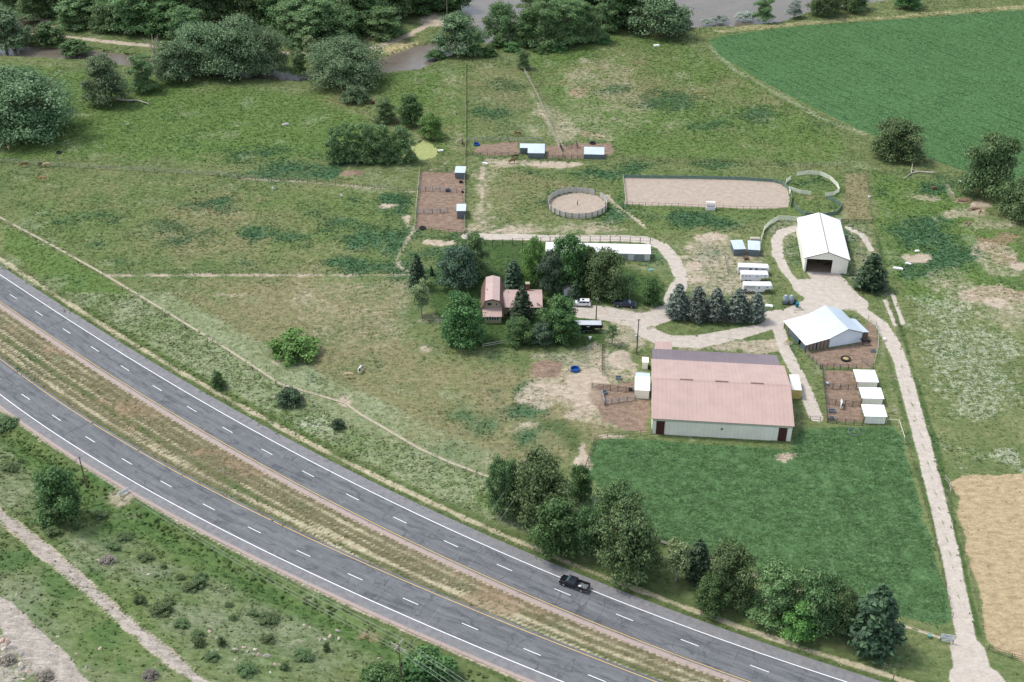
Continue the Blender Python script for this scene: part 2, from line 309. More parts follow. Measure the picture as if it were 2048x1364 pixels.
for k in range(5): LN('yel', [(1260+k*70,130+k*30),(1400+k*60,200+k*18),(1520+k*40,240+k*10)], .9, .45, 1)
LN('pale', [(1418,92),(1470,140),(1560,190),(1650,240),(1728,268)], 2.6, .62, 1); LN('yard', [(1412,90),(1465,143),(1555,196),(1645,245)], 1.6, .5, .8)
LN('yel', [(1440,62),(1600,46),(1800,32),(2100,8)], 6, .5, 2)
for k in range(4): LN('yel', [(1760+k*30,420),(1790+k*40,480),(1850+k*30,540)], 1.0, .42, .8)
# creek-side road and the sandy bar
LN('dirt', [(90,60),(125,72),(180,79),(330,95),(560,107),(700,104),(760,92),(820,70),(860,46),(905,30)], 3.4, .9, 1.4); E_('dirt', 870, 42, 40, 12, .7, 4); E_('yel', 800, 100, 60, 16, .6, 5)
A('dirt', [(25,36),(60,30),(100,36),(110,62),(60,72),(20,68)], .8, 3)
# pens and arenas
A('mud', [(842,344),(910,344),(929,345),(929,466),(832,456)], .95, .8); E_('dirt', 880, 400, 30, 14, .6, 2); E_('yel', 865, 432, 22, 7, .6, 1.2); E_('red', 880, 352, 40, 8, .6, 1)
A('mud', [(960,284),(1040,283),(1048,310),(1000,309),(940,308)], .85, 1); A('mud', [(1090,288),(1160,290),(1220,285),(1228,300),(1210,318),(1090,317)], .68, 1.2)
A('sand', [(1248,353),(1400,353),(1530,358),(1560,362),(1574,378),(1580,400),(1576,416),(1500,417),(1250,409)], 1, .3)
L.append(('sand', 'p', ell(1155, 409, 57, 24, 32, 0), 1, .3))
A('mud', [(1612,705),(1660,697),(1722,684),(1735,640),(1752,655),(1755,690),(1742,735),(1645,735)], .95, .6); E_('yel', 1690, 718, 30, 12, .66, 1.4)
A('mud', [(1648,740),(1712,742),(1716,775),(1722,808),(1728,845),(1655,842)], 1, .5); A('mud', [(1203,770),(1265,765),(1300,800),(1300,868),(1240,860),(1210,815)], .8, 1)
A('dirt', [(1205,770),(1180,790),(1080,760),(1060,770),(1150,810),(1200,830)], .7, 2)
A('dry', [(1690,345),(1735,345),(1745,440),(1690,440),(1685,400)], .75, 1); A('dry', [(1470,515),(1540,520),(1530,600),(1480,600)], .4, 2)
# hillside tracks
LN('grav2', [(-40,1000),(20,1046),(105,1115),(190,1190),(290,1275),(400,1364),(470,1420)], 2.8, .7, .6)
for o in (-1, 1): LN('dirt', [(-40+o*10,1000-o*7),(20+o*10,1046-o*7),(105+o*10,1115-o*7),(190+o*10,1190-o*7),(290+o*10,1275-o*7),(400+o*10,1364-o*7)], .8, .95, .5)
LN('grav2', [(-60,1180),(20,1240),(90,1310),(150,1380),(190,1430)], 5.0, 1, .8); E_('grav2', 30, 1320, 60, 60, .55, 2)
for x, y, rx, ry in [(600,1280,22,5),(640,1278,16,5),(520,1310,30,8),(430,1300,20,6)]: E_('grav2', x, y, rx, ry, .5, .8)
for pts, w in DRIVE: LN('grav', pts, w, 1, .8)
LN('clear', [(1921,1215),(1903,1120),(1882,1030),(1862,950),(1840,865),(1822,800),(1802,725)], .5, .62, .35)
for x, y, rx, ry in [(1700,620,20,5),(1330,690,20,4),(1460,678,22,3),(1250,640,16,5),(1350,560,3,14),(1600,620,20,4),(1300,655,10,6)]: E_('clear', x, y, rx, ry, .5, .6)
A('clear', [(1312,650),(1350,640),(1400,632),(1480,630),(1535,637),(1520,648),(1450,660),(1390,668),(1340,664)], 1, .6)

for tr in [[(60,345),(200,360),(400,372),(640,395),(790,415)],[(830,470),(700,500),(500,520),(300,545)],[(1180,780),(1050,740),(900,760),(760,750),(690,800)],[(1180,770),(1100,830),(1020,880),(960,930)],[(925,300),(870,250),(760,190),(620,200),(400,230)],[(1120,320),(1130,260),(1200,190),(1290,120)],[(1090,285),(1040,230),(990,160)],[(1215,320),(1330,300),(1500,310),(1640,320)],[(860,720),(700,700),(560,640),(420,600)],[(1760,400),(1840,420),(1930,470),(2048,560)]]: LN('dirt', tr, .5, .5, .7)
# worn, half-bare ground round the yards
for poly, a in [([(1195,600),(1330,620),(1300,690),(1205,700),(1180,650)],.5),([(1350,470),(1470,465),(1530,500),(1560,560),(1540,610),(1480,600),(1370,590),(1340,540)],.5),([(1290,685),(1560,680),(1590,700),(1560,712),(1300,700)],.6),([(935,330),(1000,330),(1010,470),(935,470)],.42),([(1000,440),(1300,445),(1300,475),(1000,475)],.45),([(1050,700),(1210,690),(1290,760),(1260,870),(1180,860),(1060,800)],.46),([(1580,690),(1640,740),(1650,850),(1590,850),(1600,760)],.42),([(1540,440),(1600,440),(1600,570),(1550,560)],.42),([(1690,440),(1745,445),(1780,600),(1700,580)],.42),([(1740,640),(1790,660),(1820,870),(1780,860),(1760,740)],.38),([(1800,560),(1920,520),(2048,640),(2048,680),(1900,620)],.42),([(870,140),(930,135),(935,320),(900,330)],.36),([(1090,150),(1250,100),(1330,250),(1230,290),(1130,250)],.36),([(560,560),(820,555),(860,660),(800,720),(600,680)],.36),([(1060,200),(1130,210),(1160,290),(1080,285)],.44)]: A('dirt', poly, a, 4)
GA = ['green','dry','yard','alf','crop','tan','flow','pale','lush','lawn','sage','dirt','mud','red','yel','sand','grav','grav2','med','verge','straw']
def smooth01(t): t = np.clip(t, 0, 1); return t*t*(3-2*t)
def covers(X, Y):
    """amount of every cover at the points"""
    n = len(X); out = {k: np.zeros(n, np.float32) for k in GA}; pts = np.stack([X, Y], 1)
    wob = (fbm(X, Y, 5, 3)-.5)*2; wob2 = (fbm(X, Y, 14, 31)-.5)*2+(fbm(X, Y, 6, 33)-.5)*1.2
    for l in L:
        cov, kind, poly, amt, fe = l[:5]; w = l[5]/2 if kind == 'l' else 0
        soft = 5.0 if cov in ('lush','lawn','sage','flow') else (2.2 if amt > .6 else 4.0) if (cov in ('dirt','red','mud','yel') and amt < .94 and kind == 'p') else 0.0; fe = fe*2.2 if soft == 5.0 else fe
        m = fe*1.7+w+1+soft*1.4; lo = poly.min(0)-m; hi = poly.max(0)+m
        idx = np.nonzero((X > lo[0]) & (X < hi[0]) & (Y > lo[1]) & (Y < hi[1]))[0]
        if not len(idx): continue
        p = pts[idx]
        if kind == 'l': sd = w-poly_dist(p, poly, False)
        else:
            d = poly_dist(p, np.vstack([poly, poly[:1]]), False); sd = np.where(inside(p, poly), d, -d)
        sd = sd+wob[idx]*fe*(.3 if cov in ('grav','clear') else .9)+wob2[idx]*soft
        v = amt*smooth01(.5+sd/(2*fe))
        if cov == 'clear': out['grav'][idx] *= 1-v
        else: out[cov][idx] = np.maximum(out[cov][idx], v)
    du = poly_dist(pts, UC[::3]); dl = poly_dist(pts, LC[::3])
    near = np.abs(du) < 40
    out['med'] = ((du < -4.6) & (dl > 3.9)).astype(np.float32)
    out['verge'] = np.maximum(smooth01((12-du)/5)*(du > 5), smooth01((9-(-dl))/3)*(dl < -5)).astype(np.float32)
    out['lawn'] = np.maximum(out['lawn'], .66*np.exp(-((dl+11.5)/3.2)**2)*(.6+.7*fbm(X, Y, 12, 99))*(Y < 262))
    out['pale'] = np.maximum(out['pale'], smooth01((du-8.5)/2)*smooth01((30-du)/4)*(.18+.75*fbm(X, Y, 9, 103))*(Y < 262)*(X < 20)).astype(np.float32)
    out['verge'] *= .8
    # pale mown strip along the far shoulder, dry lines along the median, gravel edge
    def band(d, c, w, a): return a*np.exp(-((d-c)/w)**2)
    out['straw'] = np.maximum(out['straw'], band(du, 7.5, .75, .95)*(.55+.7*vnoise(X, Y, 3, 9)))
    for c, w, a in ((-6.6, .7, .62), (-8.4, .4, .6), (-10.2, .45, .8), (-12.6, .5, .72), (-14.4, .4, .55)): out['straw'] = np.maximum(out['straw'], out['med']*1.15*band(du, c, w, a)*(.25+1.1*fbm(X, Y, 14, 12)))
    out['straw'] = np.maximum(out['straw'], out['med']*band(dl, 6.2, .6, .9)*(.3+fbm(X, Y, 9, 15)))
    out['verge'] = np.maximum(out['verge'], out['med']*np.maximum(band(du, -11.4, .8, .75), band(dl, 4.9, .5, .7))*(.4+fbm(X, Y, 12, 17)))
    out['mud'] = np.maximum(out['mud'], out['med']*band(du, -5.9, .5, .55)*(.4+fbm(X, Y, 8, 19)))
    out['red'] = np.maximum(out['red'], out['med']*np.clip((fbm(X, Y, 16, 22)-.5)*3, 0, .5))
    out['dirt'] = np.maximum(out['dirt'], smooth01((-4.0-du)/.5)*smooth01((5.35+du)/.3)*.95)
    out['dirt'] = np.maximum(out['dirt'], smooth01((-5.3-dl)/.5)*smooth01((7.0+dl)/.8)*.72)
    hs = smooth01((-dl-9)/6); out['sage'] = np.maximum(out['sage'], hs*(.05+.72*fbm(X, Y, 12, 95)))
    out['road'] = ((np.abs(du) < 5.4) & (du > -4.9) | (dl < 4.3) & (dl > -5.6))
    for k in ('dry','pale','flow'): out[k] *= np.where(out['road'], 0, 1)
    # broad natural patchiness of the pastures
    grass = (1-np.maximum.reduce([out['alf'], out['crop'], out['tan'], out['sand'], out['grav'], out['yard']]))*np.where((du > 4) & (du < 32) & (Y < 262), .25, 1)
    out['dry'] = np.clip(out['dry']+grass*(fbm(X, Y, 26, 81)-.52)*.7+grass*(fbm(X, Y, 7, 84)-.52)*.35, 0, .75).astype(np.float32)
    out['lush'] = np.maximum(out['lush'], grass*np.clip((fbm(X, Y, 11, 87)-.6)*3, 0, .32)).astype(np.float32)
    out['pale'] = np.maximum(out['pale'], grass*np.clip((fbm(X, Y, 8, 91)-.6)*3, 0, .45)).astype(np.float32)
    out['road'] = out['road']
    hard = np.maximum.reduce([out['grav'], out['sand'], out['mud']*.9])
    for k in ('lush','flow','pale','alf'): out[k] *= 1-hard
    return out
# ------------------------------------------------------------------ ground material
def ground_material():
    t = NT('ground_cover'); p = t.pos()
    n0 = t.noise(p, .03, 3, .55); n1 = t.noise(p, .16, 4, .6); n2 = t.noise(p, .7, 4, .65); n3 = t.noise(p, 2.6, 3, .7)
    mixn = t.math('ADD', t.math('MULTIPLY', n1, .3), t.math('ADD', t.math('MULTIPLY', n2, .4), t.math('MULTIPLY', n3, .3)))
    tex = t.math('ADD', t.math('MULTIPLY', n2, .5), t.math('MULTIPLY', n3, .5))
    col = t.ramp(t.math('ADD', t.math('MULTIPLY', mixn, .75), t.math('MULTIPLY', n0, .25)),
                 [(.34, C(80,106,64)), (.45, C(104,122,76)), (.54, C(126,136,90)), (.64, C(154,153,112))])
    def layer(col, name, lo, hi, amp=.6, soft=.14, spread=(.38,.62), noise=None):
        a = t.attr(name); f = t.math('ADD', a, t.math('MULTIPLY', t.math('SUBTRACT', noise or mixn, .5), amp*2.4))
        f = t.math('MULTIPLY', t.step(f, .5-soft, .5+soft), t.step(a, .04, .2))
        return t.mix(f, col, t.ramp(tex, [(spread[0], lo), (spread[1], hi)]))
    col = layer(col, 'green', C(82,111,56), C(122,143,84), .45, .3)
    col = layer(col, 'dry', C(126,124,88), C(162,152,118), .5, .34)
    col = layer(col, 'med', C(104,104,74), C(140,132,104), .4, .3)
    col = layer(col, 'verge', C(74,96,54), C(112,124,78), .4, .3)
    col = layer(col, 'yard', C(60,88,48), C(92,114,66), .4, .25)
    col = layer(col, 'sage', C(112,126,94), C(156,162,132), .5, .34)
    col = layer(col, 'lawn', C(68,98,54), C(106,134,76), .5, .34)
    col = layer(col, 'pale', C(122,138,98), C(172,178,144), .5, .34)
    col = layer(col, 'alf', C(70,104,64), C(112,144,96), .3, .15, (.36,.66))
    col = layer(col, 'crop', C(66,103,62), C(106,142,92), .3, .15, (.36,.66))
    col = layer(col, 'tan', C(170,152,118), C(202,182,146), .4, .15)
    col = layer(col, 'lush', C(60,98,68), C(96,128,90), .6, .34)
    col = layer(col, 'yel', C(172,160,112), C(210,200,160), .55, .18)
    col = layer(col, 'straw', C(172,162,132), C(206,198,168), .28, .22)
    col = layer(col, 'red', C(144,122,98), C(174,150,124), .6, .2)
    col = layer(col, 'dirt', C(180,164,142), C(210,196,176), .55, .22)
    col = layer(col, 'mud', C(128,108,92), C(170,148,130), .4, .2)
    col = layer(col, 'grav2', C(158,150,138), C(204,194,182), .5, .16)
    col = layer(col, 'sand', C(178,162,146), C(204,190,174), .2, .1)
    col = layer(col, 'grav', C(194,183,169), C(220,211,199), .3, .16, noise=tex)
    fl = t.math('MULTIPLY', t.step(t.math('ADD', t.attr('flow'), t.math('MULTIPLY', t.math('SUBTRACT', tex, .5), 2.2)), .52, .72), t.step(t.attr('flow'), .1, .3))
    col = t.mix(t.math('MULTIPLY', fl, .6), col, C(200,204,184))
    # sowing rows and tractor lines of the crop
    mp = t.new('ShaderNodeMapping'); t.put(mp.inputs[0], p); mp.inputs['Rotation'].default_value = (0, 0, -ROWANG); sx = t.new('ShaderNodeSeparateXYZ'); t.put(sx.inputs[0], mp.outputs[0])
    wob = t.math('MULTIPLY', t.math('SUBTRACT', t.noise(p, .12, 4, .65), .5), 5.0); row = t.math('FRACT', t.math('DIVIDE', t.math('ADD', sx.outputs[1], wob), 4.6)); tl = t.step(t.math('ABSOLUTE', t.math('SUBTRACT', row, .5)), .36, .5)
    col = t.mix(t.math('MULTIPLY', t.math('MULTIPLY', tl, t.attr('crop')), t.math('MULTIPLY', t.step(n1, .36, .62), .72)), col, C(52,88,54))
    isl = t.new('ShaderNodeNewGeometry').outputs['Random Per Island']
    tu = t.attr('tuft'); k = t.math('ADD', .98, t.math('MULTIPLY', isl, .72))
    k = t.math('ADD', 1.0, t.math('MULTIPLY', tu, t.math('SUBTRACT', k, 1.0)))
    # streaky fine growth: light and dark clumps of blades
    mq = t.new('ShaderNodeMapping'); t.put(mq.inputs[0], p); mq.inputs['Scale'].default_value = (.45, 1.1, 1); st = t.noise(mq.outputs[0], 1.1, 4, .72, .5)
    mr = t.new('ShaderNodeMapRange'); t.put(mr.inputs[0], st); mr.inputs[1].default_value = .32; mr.inputs[2].default_value = .68; mr.inputs[3].default_value = .76; mr.inputs[4].default_value = 1.24
    soft = t.math('SUBTRACT', 1.0, t.math('MULTIPLY', .7, t.math('MAXIMUM', t.attr('grav'), t.attr('sand')))); k = t.math('MULTIPLY', k, t.math('ADD', 1.0, t.math('MULTIPLY', soft, t.math('SUBTRACT', mr.outputs[0], 1.0))))
    v = t.new('ShaderNodeHueSaturation'); t.put(v.inputs['Color'], col); t.put(v.inputs['Value'], k)
    t.bump(tex, .5, .12)
    # leaves scatter light: the cover's normals lean to the sky, and thin blades let light through
    geo = t.new('ShaderNodeNewGeometry'); mx = t.new('ShaderNodeMix', data_type='VECTOR'); t.put(mx.inputs[0], t.math('MULTIPLY', tu, .72))
    t.put(mx.inputs[4], t.b.inputs['Normal'].links[0].from_socket); mx.inputs[5].default_value = (0, 0, 1)
    nz = t.new('ShaderNodeVectorMath', operation='NORMALIZE'); t.put(nz.inputs[0], mx.outputs[1]); t.put(t.b.inputs['Normal'], nz.outputs[0])
    tr = t.new('ShaderNodeBsdfTranslucent'); t.put(tr.inputs[0], v.outputs[0]); ms = t.new('ShaderNodeMixShader'); t.put(ms.inputs[0], t.math('MULTIPLY', tu, .45))
    t.t.links.new(t.b.outputs[0], ms.inputs[1]); t.t.links.new(tr.outputs[0], ms.inputs[2]); t.t.links.new(ms.outputs[0], t.n['Material Output'].inputs[0])
    return t.set(v.outputs[0], .95, 0, .1)
_q = W(2040,380)-W(1500,140); ROWANG = math.atan2(_q[1], _q[0])
GM = ground_material()

# ------------------------------------------------------------------ ground sheet, split into its surfaces
def axis_lines(a, b, step, far):
    core = np.arange(a, b+step/2, step); g = step*2; out = []; x = b
    while x < far: x += g; g *= 1.5; out.append(x)
    lo = []; g = step*2; x = a
    while x > -far: x -= g; g *= 1.5; lo.append(x)
    return np.array(lo[::-1]+list(core)+out)
GX = axis_lines(-222, 222, .62, 3500)
yl = [118.0]
while yl[-1] < 512: yl.append(yl[-1]+.5+.0024*(yl[-1]-118))
g = 2.0; up = []
x = yl[-1]
while x < 4500: x += g; g *= 1.5; up.append(x)
dn = []; x = yl[0]; g = 2.0
while x > -2500: x -= g; g *= 1.6; dn.append(x)
GY = np.array(dn[::-1]+yl+up)
XX, YY = np.meshgrid(GX, GY); fx, fy = XX.ravel(), YY.ravel()
CV = covers(fx, fy)
creek = px_poly(CREEK); pool = px_poly(POOL); pond = px_poly(POND); river = px_poly(RIVER)
def carve(px, py, z):
    pts = np.stack([px, py], 1)
    for poly, depth, bank in ((creek, 1.7, 3.0), (pool, 1.4, 3.0), (pond, .7, 1.6), (river, 2.0, 4.0)):
        lo = poly.min(0)-6; hi = poly.max(0)+6
        i = np.nonzero((px > lo[0]) & (px < hi[0]) & (py > lo[1]) & (py < hi[1]))[0]
        if not len(i): continue
        d = poly_dist(pts[i], np.vstack([poly, poly[:1]]), False); sd = np.where(inside(pts[i], poly), d, -d)
        z[i] -= depth*smooth01(.5+sd/bank)
    return z
HZ = np.zeros(len(fx)); near = (fy < 262) & (fy > 20) & (fx < 140) & (fx > -400)
HZ[near] = hill(np.stack([fx[near], fy[near]], 1))
CZ = carve(fx, fy, np.zeros(len(fx)))
relief = (fbm(fx, fy, 6, 40)-.5)*.22*(1-np.maximum.reduce([CV['grav'], CV['sand'], CV['road'].astype(np.float32)]))
relief += CV['mud']*(fbm(fx, fy, 1.6, 44)-.5)*.12
mounds = [(P(707,350), 3.2, 1.0), (P(1240,716), 3.4, .8), (P(1085,742), 4.0, .5), (P(1795,884), 1.0, .5)]
for w, r, h in mounds: relief += h*np.exp(-(((fx-w[0])**2+(fy-w[1])**2)/(r*r*.5)))
uw = -.06*CV['road']
FZ = HZ+CZ+relief+uw
def region_sheet():
    ny, nx = XX.shape; idx = np.arange(ny*nx).reshape(ny, nx)
    F = np.stack([idx[:-1,:-1], idx[:-1,1:], idx[1:,1:], idx[1:,:-1]], -1).reshape(-1, 4)
    fc = lambda k: CV[k][F].mean(1)
    reg = np.zeros(len(F), int)
    names = ['ground','driveway','arena_sand','pen_dirt','hay_field','crop_field','stubble_field','hillside_track','median','hillside']
    dl = poly_dist(np.stack([fx, fy], 1)[F[:, 0]], LCs)
    reg[(dl < -9) & (fy[F[:, 0]] < 262)] = 9; reg[fc('med') > .5] = 8
    reg[fc('tan') > .5] = 6; reg[fc('crop') > .5] = 5; reg[fc('alf') > .5] = 4; reg[fc('grav2') > .55] = 7
    reg[fc('mud') > .62] = 3; reg[fc('sand') > .5] = 2; reg[fc('grav') > .5] = 1
    V = np.stack([fx, fy, FZ], 1)
    for r, nm in enumerate(names):
        f = F[reg == r]; u, inv = np.unique(f, return_inverse=True)
        at = {k: CV[k][u] for k in GA}; at['tuft'] = np.zeros(len(u), np.float32)
        me = raw_mesh(nm, V[u], inv.reshape(-1, 4), GM, at)
        me.polygons.foreach_set('use_smooth', np.ones(len(f), bool))
        struct(put(nm, me))
region_sheet()

# ------------------------------------------------------------------ water
def water_mat(name, col, rough, wav=2.0, st=.25, weed=None):
    t = NT(name); p = t.pos(); n = t.noise(p, wav, 3, .6, .4)
    c = t.ramp(t.noise(p, .12, 4, .6), [(.35, C(*[v*.86 for v in col])), (.65, C(*col))])
    r = rough
    if weed:
        f = t.step(t.noise(p, .5, 5, .6), .28, .34); c = t.mix(f, C(60,70,52), t.ramp(t.noise(p, 1.2, 4, .6), [(.35, C(*[v*.9 for v in weed])), (.65, C(*weed))]))
        r = .8
    t.bump(n, st, .08); return t.set(c, r, 0, .45)
def water(name, poly, z, mat):
    m = MB(); m.add([(x, y, z) for x, y in poly], [tuple(range(len(poly)))]); return struct(m.build(name, mat))
MW = water_mat('river_water', (116,104,84), .25)
def grow(poly, d):
    c = np.roll(poly, 1, 0)-np.roll(poly, -1, 0); n = np.stack([-c[:, 1], c[:, 0]], 1); n /= np.linalg.norm(n, axis=1)[:, None]+1e-9
    a = np.sum(poly[:, 0]*np.roll(poly[:, 1], -1)-poly[:, 1]*np.roll(poly[:, 0], -1))
    return poly+n*d*(1 if a > 0 else -1)
water('creek_water', grow(creek, 1.0), -.7, water_mat('creek_surface', (132,122,110), .12, 3.0, .4, None)); water('pool_water', grow(pool, 1.0), -.6, MW); water('river_water', grow(river, 1.2), -.9, MW)
water('pond_water', grow(pond, .6), -.28, water_mat('duckweed_water', (168,178,112), .7, 1.0, .05, (178,188,118)))
# foam riffles on the creek
# ------------------------------------------------------------------ highway
def asphalt():
    t = NT('asphalt'); uv = t.new('ShaderNodeUVMap', uv_map='UVMap').outputs[0]; p = t.pos()
    sep = t.new('ShaderNodeSeparateXYZ'); t.put(sep.inputs[0], uv); v = sep.outputs[1]
    mp = t.new('ShaderNodeMapping'); t.put(mp.inputs[0], uv); mp.inputs['Scale'].default_value = (.06, .9, 1); st = t.noise(mp.outputs[0], 1.0, 5, .65)
    mp2 = t.new('ShaderNodeMapping'); t.put(mp2.inputs[0], uv); mp2.inputs['Scale'].default_value = (.22, .75, 1); pt = t.noise(mp2.outputs[0], 1.0, 5, .7, .6)
    fine = t.noise(p, 5, 3, .7)
    c = t.ramp(st, [(.34, C(104,107,110)), (.66, C(136,138,140))])
    c = t.mix(t.math('MULTIPLY', t.step(pt, .55, .6), .55), c, C(74,79,86))
    c = t.mix(t.math('MULTIPLY', t.step(pt, .44, .38), .5), c, C(146,149,150))
    # wheel paths, darker and smoother
    wave = t.math('COSINE', t.math('MULTIPLY', v, 6.2832/1.75)); c = t.mix(t.math('MULTIPLY', t.step(wave, .3, 1.0), .2), c, C(80,85,92))
    # cracks sealed across the lanes
    mp3 = t.new('ShaderNodeMapping'); t.put(mp3.inputs[0], uv); mp3.inputs['Scale'].default_value = (.085, .02, 1)
    cr = t.math('ABSOLUTE', t.math('SUBTRACT', t.noise(mp3.outputs[0], 1.6, 3, .6, .3), .5)); c = t.mix(t.math('MULTIPLY', t.step(cr, .006, .001), .5), c, C(66,70,76))
    sh = t.attr('shoulder'); c = t.mix(sh, c, t.ramp(t.noise(p, .8, 5, .6), [(.35, C(132,132,134)), (.65, C(154,153,153))]))
    c = t.mix(t.math('MULTIPLY', t.attr('pink'), t.step(t.noise(p, 1.1, 4, .7), .2, .5)), c, C(198,178,166))
    c = t.mix(.16, c, t.ramp(fine, [(.3, C(60,64,68)), (.7, C(170,172,174))]))
    t.bump(fine, .15, .02); return t.set(c, .88, 0, .2)
AS = asphalt()
def paint(name, rgb):
    t = NT(name); p = t.pos(); n = t.noise(p, 3.5, 5, .75)
    c = t.mix(t.step(n, .56, .72), C(*rgb, .85), C(140,140,140)); return t.set(c, .7, 0, .3)
WP = paint('white_road_paint', (246,246,248)); YP = paint('yellow_road_paint', (232,194,112))
def strip(name, cv, offs, z, mat, parent=None, sh=None, pink=None):
    n = len(cv); k = len(offs); rows = [offset(cv, o) for o in offs]
    V = np.zeros((n, k, 3)); V[:, :, 2] = z
    for j, r in enumerate(rows): V[:, j, :2] = r
    idx = np.arange(n*k).reshape(n, k); F = np.stack([idx[:-1,1:], idx[:-1,:-1], idx[1:,:-1], idx[1:,1:]], -1).reshape(-1, 4)[:, ::-1]
    at = {'shoulder': np.tile(np.array(sh if sh else [0]*k, np.float32), n), 'pink': np.tile(np.array(pink if pink else [0]*k, np.float32), n)}
    me = raw_mesh(name, V.reshape(-1, 3), F, mat, at)
    uv = me.uv_layers.new(name='UVMap'); s = np.concatenate([[0], np.cumsum(np.linalg.norm(np.diff(cv, axis=0), axis=1))])
    U = np.stack(np.broadcast_arrays(s[:, None], np.array(offs)[None, :]), -1).reshape(-1, 2)
    uv.data.foreach_set('uv', np.ascontiguousarray(U[F.ravel()], np.float32).ravel())
    return put(name, me, parent)
def highway(cv, dash, offs, sh, pk, white, yellow):
    hw = struct(strip('highway', cv, offs, .05, AS, None, sh, pk))
    strip('edge_line', cv, [white-.09, white+.09], .056, WP, hw); strip('centre_line', cv, [yellow-.06, yellow+.06], .056, YP, hw)
    m = MB(); m.box(-1.65, -.075, 0, 1.65, .075, .004); dm = m.mesh('lane_dash', WP)
    t = np.gradient(dash, axis=0); step = 12.19
    lst = [(q, d/np.linalg.norm(d)) for q, d in zip(dash, t)]
    a, d = lst[0]; lst.insert(0, (a-d*step, d)); a, d = lst[-1]; lst += [(a+d*step*k, d) for k in (1, 2, 3)]
    for q, d in lst: put('lane_dash', dm, hw, (q[0], q[1], .056), math.atan2(d[1], d[0]))
    return hw
highway(UC, UD, [-5.0,-4.3,-4.0,-3.9,-2,0,2,3.25,3.45,5.75], [0,0,0,0,0,0,0,0,1,1], [1,1,.8,0,0,0,0,0,0,0], 3.2, -3.6)
highway(LC, LD, [-6.1,-5.5,-5.3,-3.6,-3.4,-2,0,2,3.9,4.35], [1,1,1,1,0,0,0,0,0,0], [1,1,0,0,0,0,0,0,0,0], -3.35, 3.75)

# ------------------------------------------------------------------ grass, weeds and crops (uncountable cover)
def sample(X, Y):
    ix = np.clip(np.searchsorted(GX, X), 0, len(GX)-1); iy = np.clip(np.searchsorted(GY, Y), 0, len(GY)-1)
    return iy*len(GX)+ix
def tufts(name, X, Y, w, h, K=2, lean=.5, drop=.04):
    i = sample(X, Y); Z = FZ[i]-drop; n = len(X)
    if n == 0: return
    V = np.zeros((n, K, 4, 3), np.float32)
    for k in range(K):
        a = RNG.uniform(0, 2*math.pi, n); t = np.stack([np.cos(a), np.sin(a)], 1); nn = np.stack([-t[:, 1], t[:, 0]], 1)
        ww = w*RNG.uniform(.6, 1.2, n); hh = h*RNG.uniform(.6, 1.25, n); le = RNG.uniform(.5, 1, n)*lean*ww
        c = np.stack([X, Y], 1)+nn*RNG.uniform(-.3, .3, n)[:, None]*ww[:, None]
        for j, (sx, up) in enumerate(((-.5, 0), (.5, 0), (.32, 1), (-.32, 1))):
            V[:, k, j, :2] = c+t*(sx*ww)[:, None]+nn*(le*up)[:, None]; V[:, k, j, 2] = Z+hh*up
    F = np.arange(n*K*4).reshape(-1, 4); at = {q: np.repeat(CV[q][i], K*4) for q in GA}; at['tuft'] = np.ones(n*K*4, np.float32)
    o = put(name, raw_mesh(name, V.reshape(-1, 3), F, GM, at)); o['kind'] = 'stuff'; return o
